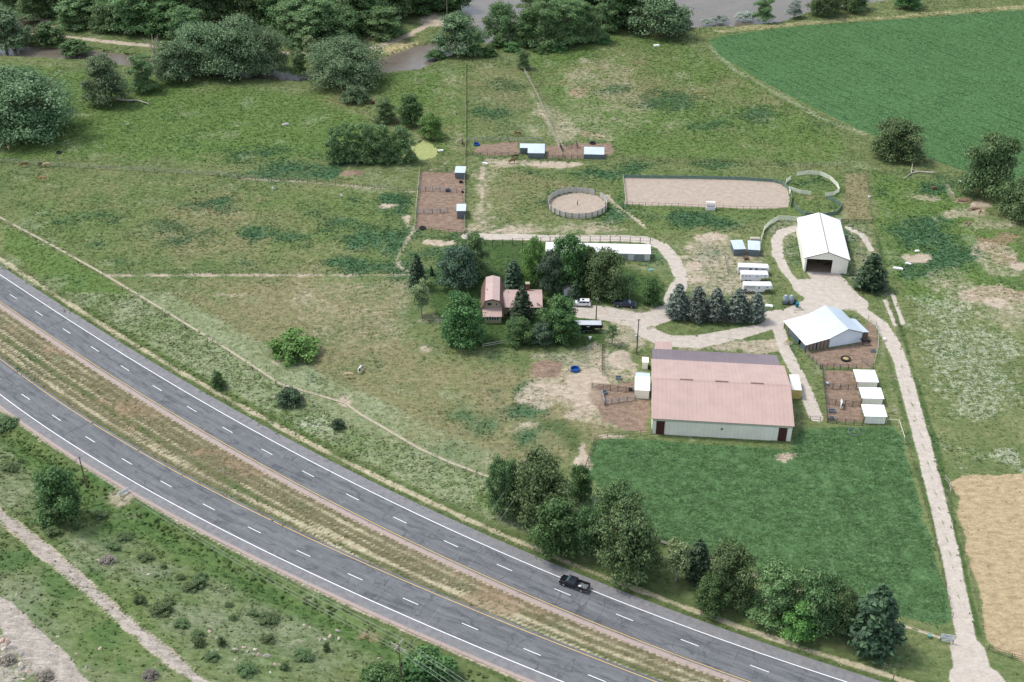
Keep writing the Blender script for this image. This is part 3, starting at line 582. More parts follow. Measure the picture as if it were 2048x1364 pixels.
def scatter():
    N = 560000
    Y = 122+(512-122)*np.sqrt(RNG.random(N))**1.0
    dens = 1/(60+.36*Y); keep = RNG.random(N) < dens/dens.max(); Y = Y[keep]
    X = RNG.uniform(-1, 1, len(Y))*(48+.36*Y)
    i = sample(X, Y); g = {k: CV[k][i] for k in GA}
    bare = np.maximum.reduce([g['grav']*1.6, g['sand']*2, g['mud']*1.5, g['dirt']*1.25, g['grav2']*1.1, CV['road'][i]*2.0, (CZ[i] < -.3)*2.0, g['crop']*2, g['alf']*2, g['tan']*.8])
    ok = RNG.random(len(X)) > bare; X, Y = X[ok], Y[ok]; g = {k: v[ok] for k, v in g.items()}
    dl = poly_dist(np.stack([X, Y], 1), LCs); du = poly_dist(np.stack([X, Y], 1), UC[::4])
    hs = (dl < -8) & (Y < 262); tall = (~hs) & (du > 8.5) & (du < 30) & (g['green'] > .2) & (Y < 262) & (X < 60)
    rest = ~hs & ~tall & (RNG.random(len(X)) < np.where(g['lush'] > .4, 1.0, .62)); sz = .9+.0012*Y
    tufts('hillside_grass', X[hs], Y[hs], .55, .3+.25*g['lush'][hs], 3, .9)
    tufts('roadside_grass', X[tall], Y[tall], .5, .26, 2, 1.4)
    tufts('pasture_grass', X[rest], Y[rest], .46*sz[rest], (.08+.16*g['lush'][rest]+.04*g['green'][rest]+.06*g['flow'][rest])*sz[rest], 2, .9)
    # alfalfa: dense low leafy plants
    p = px_poly([(1186,884),(1905,1238)]); N = 60000
    X = RNG.uniform(12, 92, N); Y = RNG.uniform(140, 212, N); a = CV['alf'][sample(X, Y)]; k = a > RNG.uniform(.35, .7, N)
    clump = fbm(X, Y, 2.2, 61); k &= clump > .2
    tufts('alfalfa', X[k], Y[k], .4, .05+.2*(clump[k]-.25), 2, 1.2)
    # crop sown in rows
    q0 = np.array(W(1500,140)[:2]); q1 = np.array(W(2040,380)[:2]); d = (q1-q0)/np.linalg.norm(q1-q0); nn = np.array([-d[1], d[0]])
    s = np.arange(-120, 330, .75); r = np.arange(-50, 330, 1.1); S, R_ = np.meshgrid(s, r); S = S.ravel()+RNG.uniform(-.3, .3, S.size); R_ = R_.ravel()+RNG.uniform(-.22, .22, S.size)
    X = q0[0]+S*d[0]+R_*nn[0]; Y = q0[1]+S*d[1]+R_*nn[1]; k = (Y < 512) & (np.abs(X) < 235)
    X, Y = X[k], Y[k]; k = CV['crop'][sample(X, Y)] > .5; X, Y = X[k], Y[k]; c = fbm(X, Y, 9, 71); k = RNG.random(len(X)) < .55+c*.8
    tufts('crop_rows', X[k], Y[k], .5, .05+.16*c[k], 2, 1.2)
scatter()
# ------------------------------------------------------------------ trees
def leaf_mat(name, dark, mid, light, trans=.28, rough=.6):
    t = NT(name); geo = t.new('ShaderNodeNewGeometry'); isl = geo.outputs['Random Per Island']
    oi = t.new('ShaderNodeObjectInfo').outputs['Random']
    n = t.noise(t.obj(), .9, 3, .6)
    f = t.math('ADD', t.math('MULTIPLY', isl, .62), t.math('MULTIPLY', n, .38))
    c = t.ramp(f, [(.15, C(*dark)), (.5, C(*mid)), (.9, C(*light))])
    hs = t.new('ShaderNodeHueSaturation'); t.put(hs.inputs['Color'], c)
    t.put(hs.inputs['Hue'], t.math('ADD', .49, t.math('MULTIPLY', oi, .035))); t.put(hs.inputs['Value'], t.math('ADD', .98, t.math('MULTIPLY', oi, .45)))
    t.set(hs.outputs[0], rough, 0, .25)
    # soften card normals towards the sky
    mx = t.new('ShaderNodeMix', data_type='VECTOR'); mx.inputs[0].default_value = .3
    t.put(mx.inputs[4], geo.outputs['Normal']); mx.inputs[5].default_value = (0, 0, 1)
    nz = t.new('ShaderNodeVectorMath', operation='NORMALIZE'); t.put(nz.inputs[0], mx.outputs[1]); t.put(t.b.inputs['Normal'], nz.outputs[0])
    tr = t.new('ShaderNodeBsdfTranslucent'); t.put(tr.inputs[0], hs.outputs[0]); ms = t.new('ShaderNodeMixShader'); ms.inputs[0].default_value = trans
    out = t.n['Material Output']; t.t.links.new(t.b.outputs[0], ms.inputs[1]); t.t.links.new(tr.outputs[0], ms.inputs[2]); t.t.links.new(ms.outputs[0], out.inputs[0])
    return t.m
BARK = simple('bark', (118,100,84), .9, var=.3, scale=3); PALEBARK = simple('pale_bark', (176,166,150), .9, var=.25, scale=3)
LEAF = {
 'willow': leaf_mat('willow_leaves', (70,98,64), (112,138,96), (154,176,132)),
 'cotton': leaf_mat('cottonwood_leaves', (72,102,60), (114,144,90), (158,180,124)),
 'maple': leaf_mat('maple_leaves', (56,88,50), (92,126,72), (134,164,102)),
 'elm': leaf_mat('elm_leaves', (62,90,54), (102,128,80), (146,168,112)),
 'bright': leaf_mat('bright_leaves', (78,112,54), (112,148,74), (146,178,102)),
 'blue': leaf_mat('blue_green_leaves', (56,80,62), (90,114,88), (124,148,116)),
 'spruce': leaf_mat('spruce_needles', (66,78,66), (108,120,106), (154,164,150), .05),
 'pine': leaf_mat('pine_needles', (40,58,42), (70,92,64), (102,124,88), .05),
 'olive': leaf_mat('silver_leaves', (128,142,128), (168,180,166), (204,212,200)),
 'pale': leaf_mat('pale_leaves', (100,120,76), (142,158,108), (184,194,146)),
 'sagebrush': leaf_mat('scrub_leaves', (72,92,58), (106,128,82), (140,158,108)),
 'grey': leaf_mat('grey_twigs', (116,108,98), (150,142,132), (184,176,166)),
}
def quads(name, cen, nrm, size, asp, mat, rng, droop=0.0):
    n = len(cen); nrm = nrm/np.linalg.norm(nrm, axis=1)[:, None]
    r = rng.normal(size=(n, 3)); r[:, 2] -= droop*2; a = np.cross(nrm, np.cross(r, nrm)); a /= np.linalg.norm(a, axis=1)[:, None]+1e-9; b = np.cross(nrm, a)
    s = size*rng.uniform(.6, 1.3, n)[:, None]
    V = np.zeros((n, 4, 3)); V[:, 0] = cen-a*s*.5*asp; V[:, 1] = cen+b*s*.38; V[:, 2] = cen+a*s*.5*asp; V[:, 3] = cen-b*s*.38
    V[:, [0, 2], 2] -= .12*size
    return raw_mesh(name, V.reshape(-1, 3), np.arange(n*4).reshape(-1, 4), mat)
def broadleaf(mat, seed, w, h, cb, nl, clumps, per, ls, lumpy=.55, droop=.15, base_w=.75):
    """crown of width w between heights cb and h, made of lobes of leaf clumps"""
    rng = np.random.default_rng(seed); lob = []
    nl = int(nl*1.7)
    for i in range(nl):
        u = min(1, max(0, i/max(1, nl-1)+rng.uniform(-.09, .09))); z = cb+(h-cb)*(.2+.68*u); prof = math.sin(math.pi*(.18+.72*u))**.7*(1 if u > .35 else base_w+ (1-base_w)*u/.35)
        a = i*2.4+rng.uniform(-.4, .4); rr = w/2*prof*rng.uniform(.2, .84)
        s = w/2*rng.uniform(.17, .4)*(1.12-.4*u); lob.append((rr*math.cos(a), rr*math.sin(a), z, s, s*rng.uniform(.62, .95)))
    if cb < 1.2:
        for i in range(7):
            a = i*.9+rng.uniform(-.3, .3); s = w/2*rng.uniform(.26, .4); lob.append((w/2*.64*math.cos(a), w/2*.64*math.sin(a), cb+s*rng.uniform(.5, .9), s, s*.9))
    lob.append((0, 0, (cb+h)/2*.9, w*.2, (h-cb)*.3))
    C_ = []; N_ = []
    per_l = int(clumps*1.1)//len(lob)
    for (x, y, z, s, sz) in lob:
        d = rng.normal(size=(per_l, 3)); d /= np.linalg.norm(d, axis=1)[:, None]; d[:, 2] = np.where(d[:, 2] < -.45, -d[:, 2], d[:, 2])
        rad = rng.uniform(.62, 1.04, per_l)[:, None]; c = np.array([x, y, z])+d*rad*np.array([s, s, sz])
        C_.append(c); N_.append(d)
    C_ = np.vstack(C_); N_ = np.vstack(N_); ok = C_[:, 2] > cb*.55; C_, N_ = C_[ok], N_[ok]
    n = len(C_); rc = w*.046; per = int(per*1.7); ls = ls*.76
    off = rng.normal(size=(n, per, 3))*rc*np.array([1, 1, .7]); cen = (C_[:, None]+off).reshape(-1, 3)
    nr = (N_[:, None]*1.0+off/rc*.45+rng.normal(size=(n, per, 3))*lumpy+np.array([0, 0, .35])).reshape(-1, 3)
    ok = cen[:, 2] > .15; k = h/cen[:, 2].max()
    cen[:, 2] *= k
    return quads('crown', cen[ok], nr[ok], ls, 1.25, mat, rng, droop)
def conifer(mat, seed, w, h, cb, tiers, br, per, ls, power=.85, droop=.25):
    rng = np.random.default_rng(seed); cen = []; nr = []
    for i in range(tiers):
        u = (i+rng.uniform(-.2, .2))/tiers; u = min(max(u, 0), .99); R = w/2*(1-u)**power*(1 if u > .12 else .82); z0 = cb+(h-cb)*u
        nb = max(4, int(br*(1-u*.7)))
        for b in range(nb):
            a = 2*math.pi*(b+rng.uniform(-.4, .4))/nb+i*1.3; L_ = R*rng.uniform(.72, 1.1)
            t = rng.uniform(.12, 1, per)**.7; wd = .16*L_*(1-t*.6)+.05
            r = t*L_; side = rng.normal(size=per)*wd
            z = z0-droop*t*t*L_+ rng.normal(size=per)*.09+ .1*L_*t
            ca, sa = math.cos(a), math.sin(a)
            cen.append(np.stack([r*ca-side*sa, r*sa+side*ca, z], 1))
            nr.append(np.stack([ca*.4+rng.normal(size=per)*.3, sa*.4+rng.normal(size=per)*.3, .8+rng.normal(size=per)*.25], 1))
    cen.append(np.stack([rng.normal(size=40)*.12, rng.normal(size=40)*.12, h-np.abs(rng.normal(size=40))*h*.05], 1)); nr.append(rng.normal(size=(40, 3)))
    cen = np.vstack(cen); nr = np.vstack(nr)
    return quads('crown', cen, nr, ls, 1.5, mat, rng, .2)
def trunk_mesh(w, h, cb, mat, limbs=6, seed=0, r=None, stems=1):
    rr = random.Random(seed); m = MB(); r = r or h*.022
    for s in range(stems):
        bx, by = (0, 0) if stems == 1 else (rr.uniform(-.12, .12)*w, rr.uniform(-.12, .12)*w)
        p = Vector((bx, by, -.3)); q = Vector((bx*1.4+rr.uniform(-.2, .2), by*1.4, cb*.9)); t = Vector((bx*2, by*2, h*.78))
        m.tube(p, q, r*1.25, r*.85, 7); m.tube(q, t, r*.85, r*.2, 6)
        for i in range(limbs):
            a = i*2.4+rr.uniform(-.4, .4); z = cb*.75+(h*.6-cb*.75)*i/limbs; L_ = w*rr.uniform(.26, .42)
            st = Vector((bx*1.4, by*1.4, z)); e = st+Vector((math.cos(a)*L_, math.sin(a)*L_, L_*rr.uniform(.4, .8))); md = st.lerp(e, .5)+Vector((0, 0, -.06*L_))
            m.tube(st, md, r*.5, r*.32, 5); m.tube(md, e, r*.32, r*.08, 5)
    return m.mesh('trunk', mat)
PROTO = {}
def proto(k, w, h, crowns, trunk): PROTO[k] = (w, h, crowns, trunk)
bl = broadleaf
proto('willow_big', 18, 15, [bl(LEAF['willow'], s, 18, 15, .8, 15, 700, 22, .5, .5, .3, .95) for s in (1, 2, 3)], trunk_mesh(18, 15, 2.5, BARK, 8, 1, stems=3))
proto('willow', 9, 8.5, [bl(LEAF['willow'], s, 9, 8.5, .6, 11, 400, 15, .42, .5, .3, .95) for s in (4, 5)], trunk_mesh(9, 8.5, 1.5, BARK, 6, 2, stems=2))
proto('cotton', 10, 16, [bl(LEAF['cotton'], s, 10, 16, 1.1, 13, 520, 15, .5, .55, .2, .6) for s in (6, 7, 8)], trunk_mesh(10, 16, 4.0, PALEBARK, 8, 3))
proto('brush', 6, 8, [bl(LEAF['cotton'], s, 6, 8, .2, 10, 380, 12, .36, .6, .2, 1) for s in (41, 42, 43)], trunk_mesh(6, 8, .5, BARK, 5, 15, .07, 4))
proto('maple', 9, 11, [bl(LEAF['maple'], s, 9, 11, .9, 13, 480, 15, .46, .6, .1, .85) for s in (9, 10)], trunk_mesh(9, 11, 2.2, BARK, 7, 4))
proto('elm', 11, 10, [bl(LEAF['elm'], s, 11, 10, .6, 14, 520, 16, .46, .6, .35, .9) for s in (11, 12, 13)], trunk_mesh(11, 10, 1.8, BARK, 8, 5, stems=2))
proto('bright', 8, 9, [bl(LEAF['bright'], s, 8, 9, .8, 11, 420, 14, .42, .6, .1, .85) for s in (14, 15)], trunk_mesh(8, 9, 1.8, BARK, 6, 6))
proto('bluetree', 8, 9, [bl(LEAF['blue'], s, 8, 9, 1.0, 11, 440, 15, .42, .6, .15, .95) for s in (16,)], trunk_mesh(8, 9, 1.4, BARK, 6, 7))
proto('pale', 6, 8, [bl(LEAF['pale'], s, 6, 8, 1.5, 9, 230, 11, .4, .7, .1, .8) for s in (17,)], trunk_mesh(6, 8, 2, PALEBARK, 7, 8))
proto('sparse', 5, 6, [bl(LEAF['elm'], s, 5, 6, 1.5, 7, 110, 8, .32, .8, .1, .8) for s in (18,)], trunk_mesh(5, 6, 2, PALEBARK, 7, 9))
proto('shrub', 4, 3, [bl(LEAF[k], s, 4, 3, .15, 7, 190, 12, .27, .6, .05, 1) for k, s in (('bright', 19), ('maple', 20), ('sagebrush', 21), ('willow', 22), ('pine', 33), ('olive', 34), ('grey', 35))], trunk_mesh(4, 3, .4, BARK, 5, 10, .05, 3))
proto('spruce', 6, 8.5, [conifer(LEAF['spruce'], s, 6, 8.5, .9, 17, 16, 26, .34, .55) for s in (23, 24)], trunk_mesh(3, 8.5, 1.2, BARK, 0, 11, .16))
proto('pine', 6, 8, [conifer(LEAF['pine'], s, 6, 8, .6, 15, 15, 20, .4, .6, .05) for s in (25, 26)], trunk_mesh(3, 8, 1.0, BARK, 0, 12, .17))
proto('juniper', 4, 7, [conifer(LEAF[k], s, 4, 7, .25, 15, 14, 18, .34, .5, .0) for k, s in (('blue', 27), ('pine', 28))], trunk_mesh(2, 7, .5, BARK, 0, 13, .12))
proto('olive', 6, 7, [bl(LEAF['olive'], 29, 6, 7, 1, 9, 300, 13, .36, .6, .1, .9)], trunk_mesh(6, 7, 1.4, BARK, 6, 14))
WK = {'spruce': 1.36, 'pine': 1.18, 'juniper': 1.25, 'willow_big': 1.08, 'willow': 1.05, 'cotton': 1.02}
def tree(kind, label, bx, by, top, wpx, group=None, var=None, cat='tree', name=None, sq=1.0):
    """base pixel, crown-top row and crown width in photo pixels"""
    w0, h0, crowns, trunk = PROTO[kind]
    base = P(bx, by-.16*wpx if cat == 'tree' else by-.22*wpx); D = dist(base); wm = wpx*D/FPX*(WK.get(kind, .97) if cat == 'tree' else 1.1); hm = max(zof(base, top), wm*.35)
    rr = random.Random(int(bx*13+by*7)); cm = crowns[(var if var is not None else rr.randrange(len(crowns))) % len(crowns)]
    nm = name or {'willow_big':'willow_tree','willow':'willow_tree','cotton':'cottonwood_tree','brush':'thicket_tree','maple':'maple_tree','elm':'elm_tree','bright':'leafy_tree','bluetree':'leafy_tree','pale':'birch_tree','sparse':'young_tree','shrub':'shrub','spruce':'spruce_tree','pine':'pine_tree','juniper':'juniper_tree','olive':'silver_tree'}[kind]
    t = thing(nm, label, cat, base, rr.uniform(0, 6.28), group)
    s = (wm/w0*rr.uniform(.95, 1.08), wm/w0*rr.uniform(.95, 1.08)*sq, hm/h0)
    put('crown', cm, t, None, 0, s)
    put('trunk', trunk, t, None, rr.uniform(0, 6), (min(s[0], s[1]),)*2+(s[2],))
    return t
def ordinal(i): return ['first','second','third','fourth','fifth','sixth','seventh','eighth','ninth','tenth','eleventh','twelfth','thirteenth','fourteenth','fifteenth','sixteenth','seventeenth','eighteenth','nineteenth','twentieth','twenty-first','twenty-second','twenty-third','twenty-fourth','twenty-fifth','twenty-sixth','twenty-seventh','twenty-eighth','twenty-ninth','thirtieth','thirty-first','thirty-second','thirty-third','thirty-fourth','thirty-fifth','thirty-sixth','thirty-seventh','thirty-eighth','thirty-ninth','fortieth','forty-first','forty-second','forty-third','forty-fourth','forty-fifth'][i]
# along the highway
g = 'trees in the belt between highway and alfalfa'
tree('elm', 'narrow willowy tree at the left end of the highway tree belt', 1008, 1040, 912, 70, g)
tree('elm', 'wide greyish tree hiding the foot of the pole with the single crossarm', 1078, 1062, 912, 140, g)
tree('maple', 'slim dark tree at the foot of the bare sandy fence strip', 1160, 1012, 930, 56, g)
tree('maple', 'rounded green tree beside the grey dead branches on the verge', 1112, 1118, 992, 110, g)
tree('elm', 'tall elm nearest the alfalfa in the big highway clump', 1228, 1100, 965, 120, g)
tree('elm', 'drooping elm at the right end of the big highway clump', 1252, 1165, 1015, 140, g)
tree('elm', 'low rounded elm between the two tallest elms of the highway clump', 1180, 1115, 1010, 80, g)
tree('pale', 'pale yellow-green tree left of the small dark pine by the highway', 1352, 1172, 1078, 72, g)
tree('pine', 'small dark pine between a pale tree and a broad elm by the highway', 1394, 1165, 1080, 62, g)
tree('elm', 'broad elm just right of the small dark roadside pine', 1458, 1215, 1090, 112, g)
tree('maple', 'low green tree nearest the asphalt below the small dark pine', 1418, 1232, 1150, 70, g)
tree('cotton', 'light green tree in the middle of the right-hand highway trees', 1548, 1252, 1132, 104, g)
tree('elm', 'large elm left of the lone dark pine near the driveway mouth', 1622, 1270, 1138, 112, g)
tree('bright', 'yellow-tinged low tree in front of the large elm by the highway', 1600, 1280, 1200, 90, g)
tree('elm', 'dusky low tree squeezed against the lone dark pine near the entrance sign', 1668, 1268, 1166, 80, g)
tree('pine', 'large dark pine standing alone near the ranch entrance sign', 1742, 1312, 1172, 104, g, var=1)
tree('maple', 'big green tree on the hillside beside the left utility pole', 122, 1052, 932, 104, var=1)
for x, y, tp, w, v, lb in [(592,728,668,88,0,'bright green wide bush standing alone in the dry pasture'),(438,782,742,30,1,'small upright bush beside the far carriageway shoulder'),(580,815,777,52,4,'dark low bush in the white-flowered verge, larger of two'),(676,860,838,27,4,'small round dark bush in the verge near the ditch washout'),
  (852,1385,1306,120,1,'large green bush at the bottom edge below the pole with three crossarms'),(760,1390,1335,90,1,'green bush at the bottom edge left of the large one'),(710,214,168,52,3,'pale grey-green shrub above the willow thicket beside a rusty drum'),(1365,64,20,36,3,'slim grey-green shrub on the river bank'),(1000,102,70,44,1,'bright low shrub under the trees at the creek mouth')]:
    tree('shrub', lb, x, y, tp, w, None, v, 'bush')
# house and yard
tree('maple', 'big dark green tree at the left front of the house', 926, 700, 586, 96, var=0); tree('pale', 'white-blossomed pale tree left of the house', 843, 640, 560, 54)
tree('juniper', 'narrow dark tree above the pale blossoming tree', 836, 580, 508, 34, var=1); tree('cotton', 'tall green tree behind the blue-grey tree left of the house', 948, 560, 463, 66)
tree('bluetree', 'broad blue-grey tree behind the gambrel house', 918, 588, 490, 84); tree('juniper', 'blue-green juniper standing behind the low wing of the house', 1027, 580, 521, 38, var=0)
tree('pine', 'dark pine growing in front of the low house wing', 1044, 648, 572, 50, var=0); tree('maple', 'dark round tree hiding the tail of the black horse trailer', 1122, 690, 586, 84, var=1)
tree('maple', 'low dark tree in the garden in front of the house wing', 1036, 694, 634, 68, var=1); tree('bluetree', 'low bluish tree between the two garden trees before the house', 1084, 694, 645, 52)
tree('bright', 'bright green tall tree left of the long white stable', 1068, 578, 470, 58); tree('maple', 'largest dark tree covering the middle of the long white stable', 1138, 588, 468, 92, var=0)
tree('bluetree', 'bluish dark tree behind the white garden shed', 1102, 592, 500, 54); tree('elm', 'spreading olive-green tree behind the parked blue pickup', 1212, 604, 498, 96)
tree('maple', 'dark tree rising right behind the white garden shed', 1178, 578, 490, 64); tree('maple', 'small round tree at the bend of the gravel drive', 1302, 615, 556, 42)
tree('sparse', 'thin see-through tree beside the parked blue pickup', 1258, 604, 548, 46); tree('juniper', 'tiny dark juniper beside the white garden shed', 1151, 605, 560, 22, var=1)
tree('sparse', 'small sparse tree between the paddock and the round gravel mound', 1224, 696, 648, 44); tree('juniper', 'little dark columnar tree alone left of the yard trees', 863, 552, 532, 10, var=1)
for i, (x, y, tp, w) in enumerate([(1354,640,567,46),(1392,644,573,44),(1430,644,576,44),(1473,646,577,48),(1509,646,584,36)]):
    tree('spruce', f"{ordinal(i)} blue spruce from the left in the row on the drive island", x, y, tp, w, 'blue spruces on the drive island')
tree('juniper', 'dense dark evergreen beside the open white garage', 1738, 584, 508, 54, var=1)
# pasture, pond
tree('elm', 'rounded tree at the near corner of the crop field', 1792, 330, 240, 104); tree('elm', 'tall double-crowned tree at the right below the crop field', 1972, 405, 262, 112); tree('elm', 'tree cut by the right edge of the picture', 2040, 448, 350, 92)
for i, (x, tp, w) in enumerate([(672,250,46),(700,246,50),(733,243,54),(768,246,54),(806,250,56)]): tree('brush', f"{ordinal(i)} tree from the left in the thicket beside the duckweed pond", x, 330, tp, w, 'thicket beside the pond')
tree('maple', 'dark tree behind the pond thicket', 822, 258, 184, 56); tree('bright', 'round green tree at the back of the duckweed pond', 863, 284, 224, 52); tree('cotton', 'small tree just behind the pond thicket, left of the dark one', 770, 250, 196, 48)
tree('willow_big', 'huge grey willow at the left edge of the meadow', 52, 292, 133, 186, var=0); tree('willow', 'broken willow with a fallen trunk at its foot', 215, 218, 108, 80)
tree('cotton', 'yellowish tree right of the broken willow', 290, 190, 108, 56); tree('willow', 'ragged willow wrapped in dead limbs beside the creek', 352, 172, 80, 82)
tree('willow_big', 'left crown of the great willow group by the creek', 405, 160, 40, 130, var=1); tree('willow_big', 'middle and tallest crown of the great willow group', 470, 165, 22, 140, var=2); tree('willow_big', 'right crown of the great willow group by the creek', 530, 160, 45, 100, var=0)
tree('cotton', 'small green tree between the great willows and the round one', 600, 158, 96, 38); tree('willow_big', 'round grey willow at the left bank of the creek pool', 695, 186, 72, 146, var=1)
tree('pale', 'pale thin tree behind the small green creek tree', 622, 130, 68, 40); tree('willow', 'grey willow cut by the left edge at the creek', 14, 108, 14, 96)
tree('shrub', 'dark round bush on the creek bank beside the muddy pool', 97, 98, 44, 66, None, 1, 'bush'); tree('shrub', 'dark bush standing in the creek right of the muddy pool', 150, 119, 78, 60, None, 1, 'bush')
# wood behind the creek road: two staggered rows
xs = [(72,40,-40,'cotton'),(118,30,-60,'elm'),(160,56,-10,'cotton'),(205,45,-40,'cotton'),(222,62,0,'elm'),(268,68,-30,'cotton'),(312,60,-50,'elm'),(352,50,-60,'cotton'),(330,72,0,'maple'),(400,50,-70,'cotton'),(445,40,-80,'elm'),(500,50,-70,'cotton'),(548,48,-60,'maple'),(585,80,0,'cotton'),(600,40,-70,'elm'),(645,84,-10,'cotton'),(662,40,-70,'maple'),(700,62,-30,'cotton'),(742,64,-40,'cotton'),(770,78,10,'cotton'),(790,40,-70,'elm'),(838,30,-60,'maple'),(875,22,-60,'elm'),(905,20,-50,'maple'),(140,20,-60,'maple'),(185,15,-70,'elm'),(250,50,-20,'maple'),(290,30,-60,'maple'),(375,85,10,'elm'),(425,20,-80,'maple'),(470,10,-90,'cotton'),(525,20,-80,'elm'),(565,60,-20,'maple'),(625,60,-30,'elm'),(680,84,10,'elm'),(725,30,-60,'elm'),(750,40,-50,'maple'),(815,10,-70,'cotton'),(860,5,-70,'elm'),(30,20,-50,'elm'),(612,95,20,'brush')]
for i, (x, y, tp, k) in enumerate(sorted(xs)): tree(k, f"{ordinal(i)} tree from the left in the wood behind the creek road", x, y+8, tp, 84, 'wood behind the creek road')
tree('willow', 'grey willow at the right bank of the creek pool', 915, 120, 24, 96); tree('cotton', 'slender pale-trunked tree in front of the grey creek willow', 950, 118, 60, 36)
for i, (x, y, tp, w, k) in enumerate([(1003,92,4,74,'elm'),(1052,100,20,60,'maple'),(1082,104,0,74,'cotton'),(1128,100,-4,78,'cotton'),(1160,92,-2,56,'cotton'),(1188,90,10,44,'cotton'),(1240,62,-60,100,'maple'),(1212,70,-30,60,'cotton'),(1100,56,-60,80,'maple'),(1150,52,-70,90,'elm'),(1190,46,-70,80,'maple'),(1270,40,-60,90,'cotton'),(1060,60,-10,60,'cotton')]): tree(k, f"{ordinal(i)} tree of the "+('grove' if i < 8 else "grove's rear row")+" at the head of the pasture, from the creek", x, y, tp, w, 'grove at the head of the pasture')
tree('willow', 'big greyish tree standing alone where the pasture meets the river', 1312, 84, -20, 112); tree('cotton', 'young tree at the upper end of the diagonal fence', 1046, 142, 96, 28)
tree('cotton', 'green tree at the river edge right of the open water', 1526, 48, -14, 42); tree('olive', 'silver-leaved tree on the river bank', 1587, 40, 0, 36); tree('elm', 'crooked bankside tree right of the silver one', 1645, 38, -30, 66); tree('elm', 'leaning tree on the river bank, second right of the silver one', 1700, 30, -36, 70); tree('maple', 'last tree on the river bank at the right', 1815, 24, -30, 52)
for i, (x, y) in enumerate([(1115,108),(1085,112),(1025,108),(975,118),(1205,92),(870,124)]): tree('shrub', f"{ordinal(i)} low bush of six under the creek-side grove", x, y, y-22, 40, 'undergrowth of the grove', 1, 'bush')
for i, (x, y, w) in enumerate([(1440,48,30),(1490,44,34),(1415,52,24)]): tree('shrub', ['pale shrub on the river shore','taller pale shrub on the river shore beside the green tree','smallest pale shrub on the river shore'][i], x, y, y-14, w, None, 5, 'bush')
# scrub on the hillside
sp = [(110,1078),(222,1108),(248,1086),(335,1138),(370,1162),(300,1130),(404,1158),(402,1180),(318,1228),(336,1212),(355,1262),(388,1280),(405,1300),(425,1320),(450,1292),(455,1218),(505,1240),(545,1255),(530,1290),(610,1325),(380,1188),(460,1240),(160,1060),(280,1205),(490,1355),(560,1345),(655,1300),(20,860),(50,925),(15,945),(195,1040)]
sp = sorted((x+random.uniform(-9, 9), y+random.uniform(-6, 6)) for x, y in sp)
for i, (x, y) in enumerate(sp): tree('shrub', f"low green scrub bush on the hillside, {ordinal(i)} of {len(sp)} counted from the left", x, y, y-random.uniform(8, 20), random.choice((14, 18, 24, 30, 40)), 'scrub bushes on the hillside', 2, 'bush')
for (x, y), lb in zip([(15,1330),(90,1362),(215,1130),(300,1360)], ['among the boulders at the left edge','at the bottom between boulders and gravel track','beyond the stony track','right of the stony track at the bottom']): tree('shrub', 'grey dead-looking bush on the hillside '+lb, x, y, y-14, 30, 'grey bushes on the hillside', 6, 'bush')
# dead wood
DW = simple('dead_wood', (206,196,182), .85, var=.2, scale=2)
def log(label, pts, r, branches=()):
    w = P(*pts[0]); t = thing('fallen_tree', label, 'dead tree', w); m = MB()
    q = [Vector(P(*p))-Vector(w)+Vector((0, 0, r*1.1+dz)) for *p, dz in [(a, b, (c[0] if c else 0)) for a, b, *c in pts]]
    for a, b, k in zip(q[:-1], q[1:], range(9)): m.tube(a, b, r*(1-.22*k), r*(1-.22*(k+1)), 7)
    m.build('trunk', DW, t)
    for a, b, h in branches:
        bm = MB(); s = q[a]; e = Vector(P(*b))-Vector(w)+Vector((0, 0, h)); mid = s.lerp(e, .55)+Vector((0, 0, .25)); bm.tube(s, mid, r*.5, r*.35, 6); bm.tube(mid, e, r*.35, r*.1, 5); bm.build('limb', DW, t)
log('bleached fallen trunk with a forked end below the corner tree', [(1868,347),(1838,345),(1822,348),(1806,360)], .26, [(1,(1818,343),.6),(2,(1824,330),1.5)])
log('short bleached log beside the tall double tree', [(1916,362),(1928,369),(1940,373)], .3)
log('grey fallen trunk lying at the foot of the broken willow', [(230,200),(255,203),(275,203),(298,210)], .45, [(0,(272,190),1.0)])
def snag(label, bx, by, h, spread, seed):
    rr = random.Random(seed); w = P(bx, by); t = thing('dead_tree', label, 'dead tree', w); m = MB(); m.tube((0,0,-.2), (0,0,h*.5), .35, .22, 7); m.build('trunk', DW, t)
    for i in range(9):
        a = i*2.4; bm = MB(); z = h*(.25+.03*i); e = Vector((math.cos(a)*spread*rr.uniform(.5, 1), math.sin(a)*spread*rr.uniform(.5, 1), h*rr.uniform(.7, 1.05))); md = Vector((e.x*.4, e.y*.4, z+(e.z-z)*.6))
        bm.tube((0, 0, z), md, .15, .09, 6); bm.tube(md, e, .09, .03, 5); bm.build('branch', DW, t)
snag('bare dead tree with pale branches in front of the creek road', 312, 128, 11, 4.0, 3); snag('dead limbs leaning out of the ragged creek willow', 372, 158, 6.5, 4.5, 5); snag('grey leafless branches at the highway edge of the tree belt', 1078, 1070, 2.6, 3.0, 8)
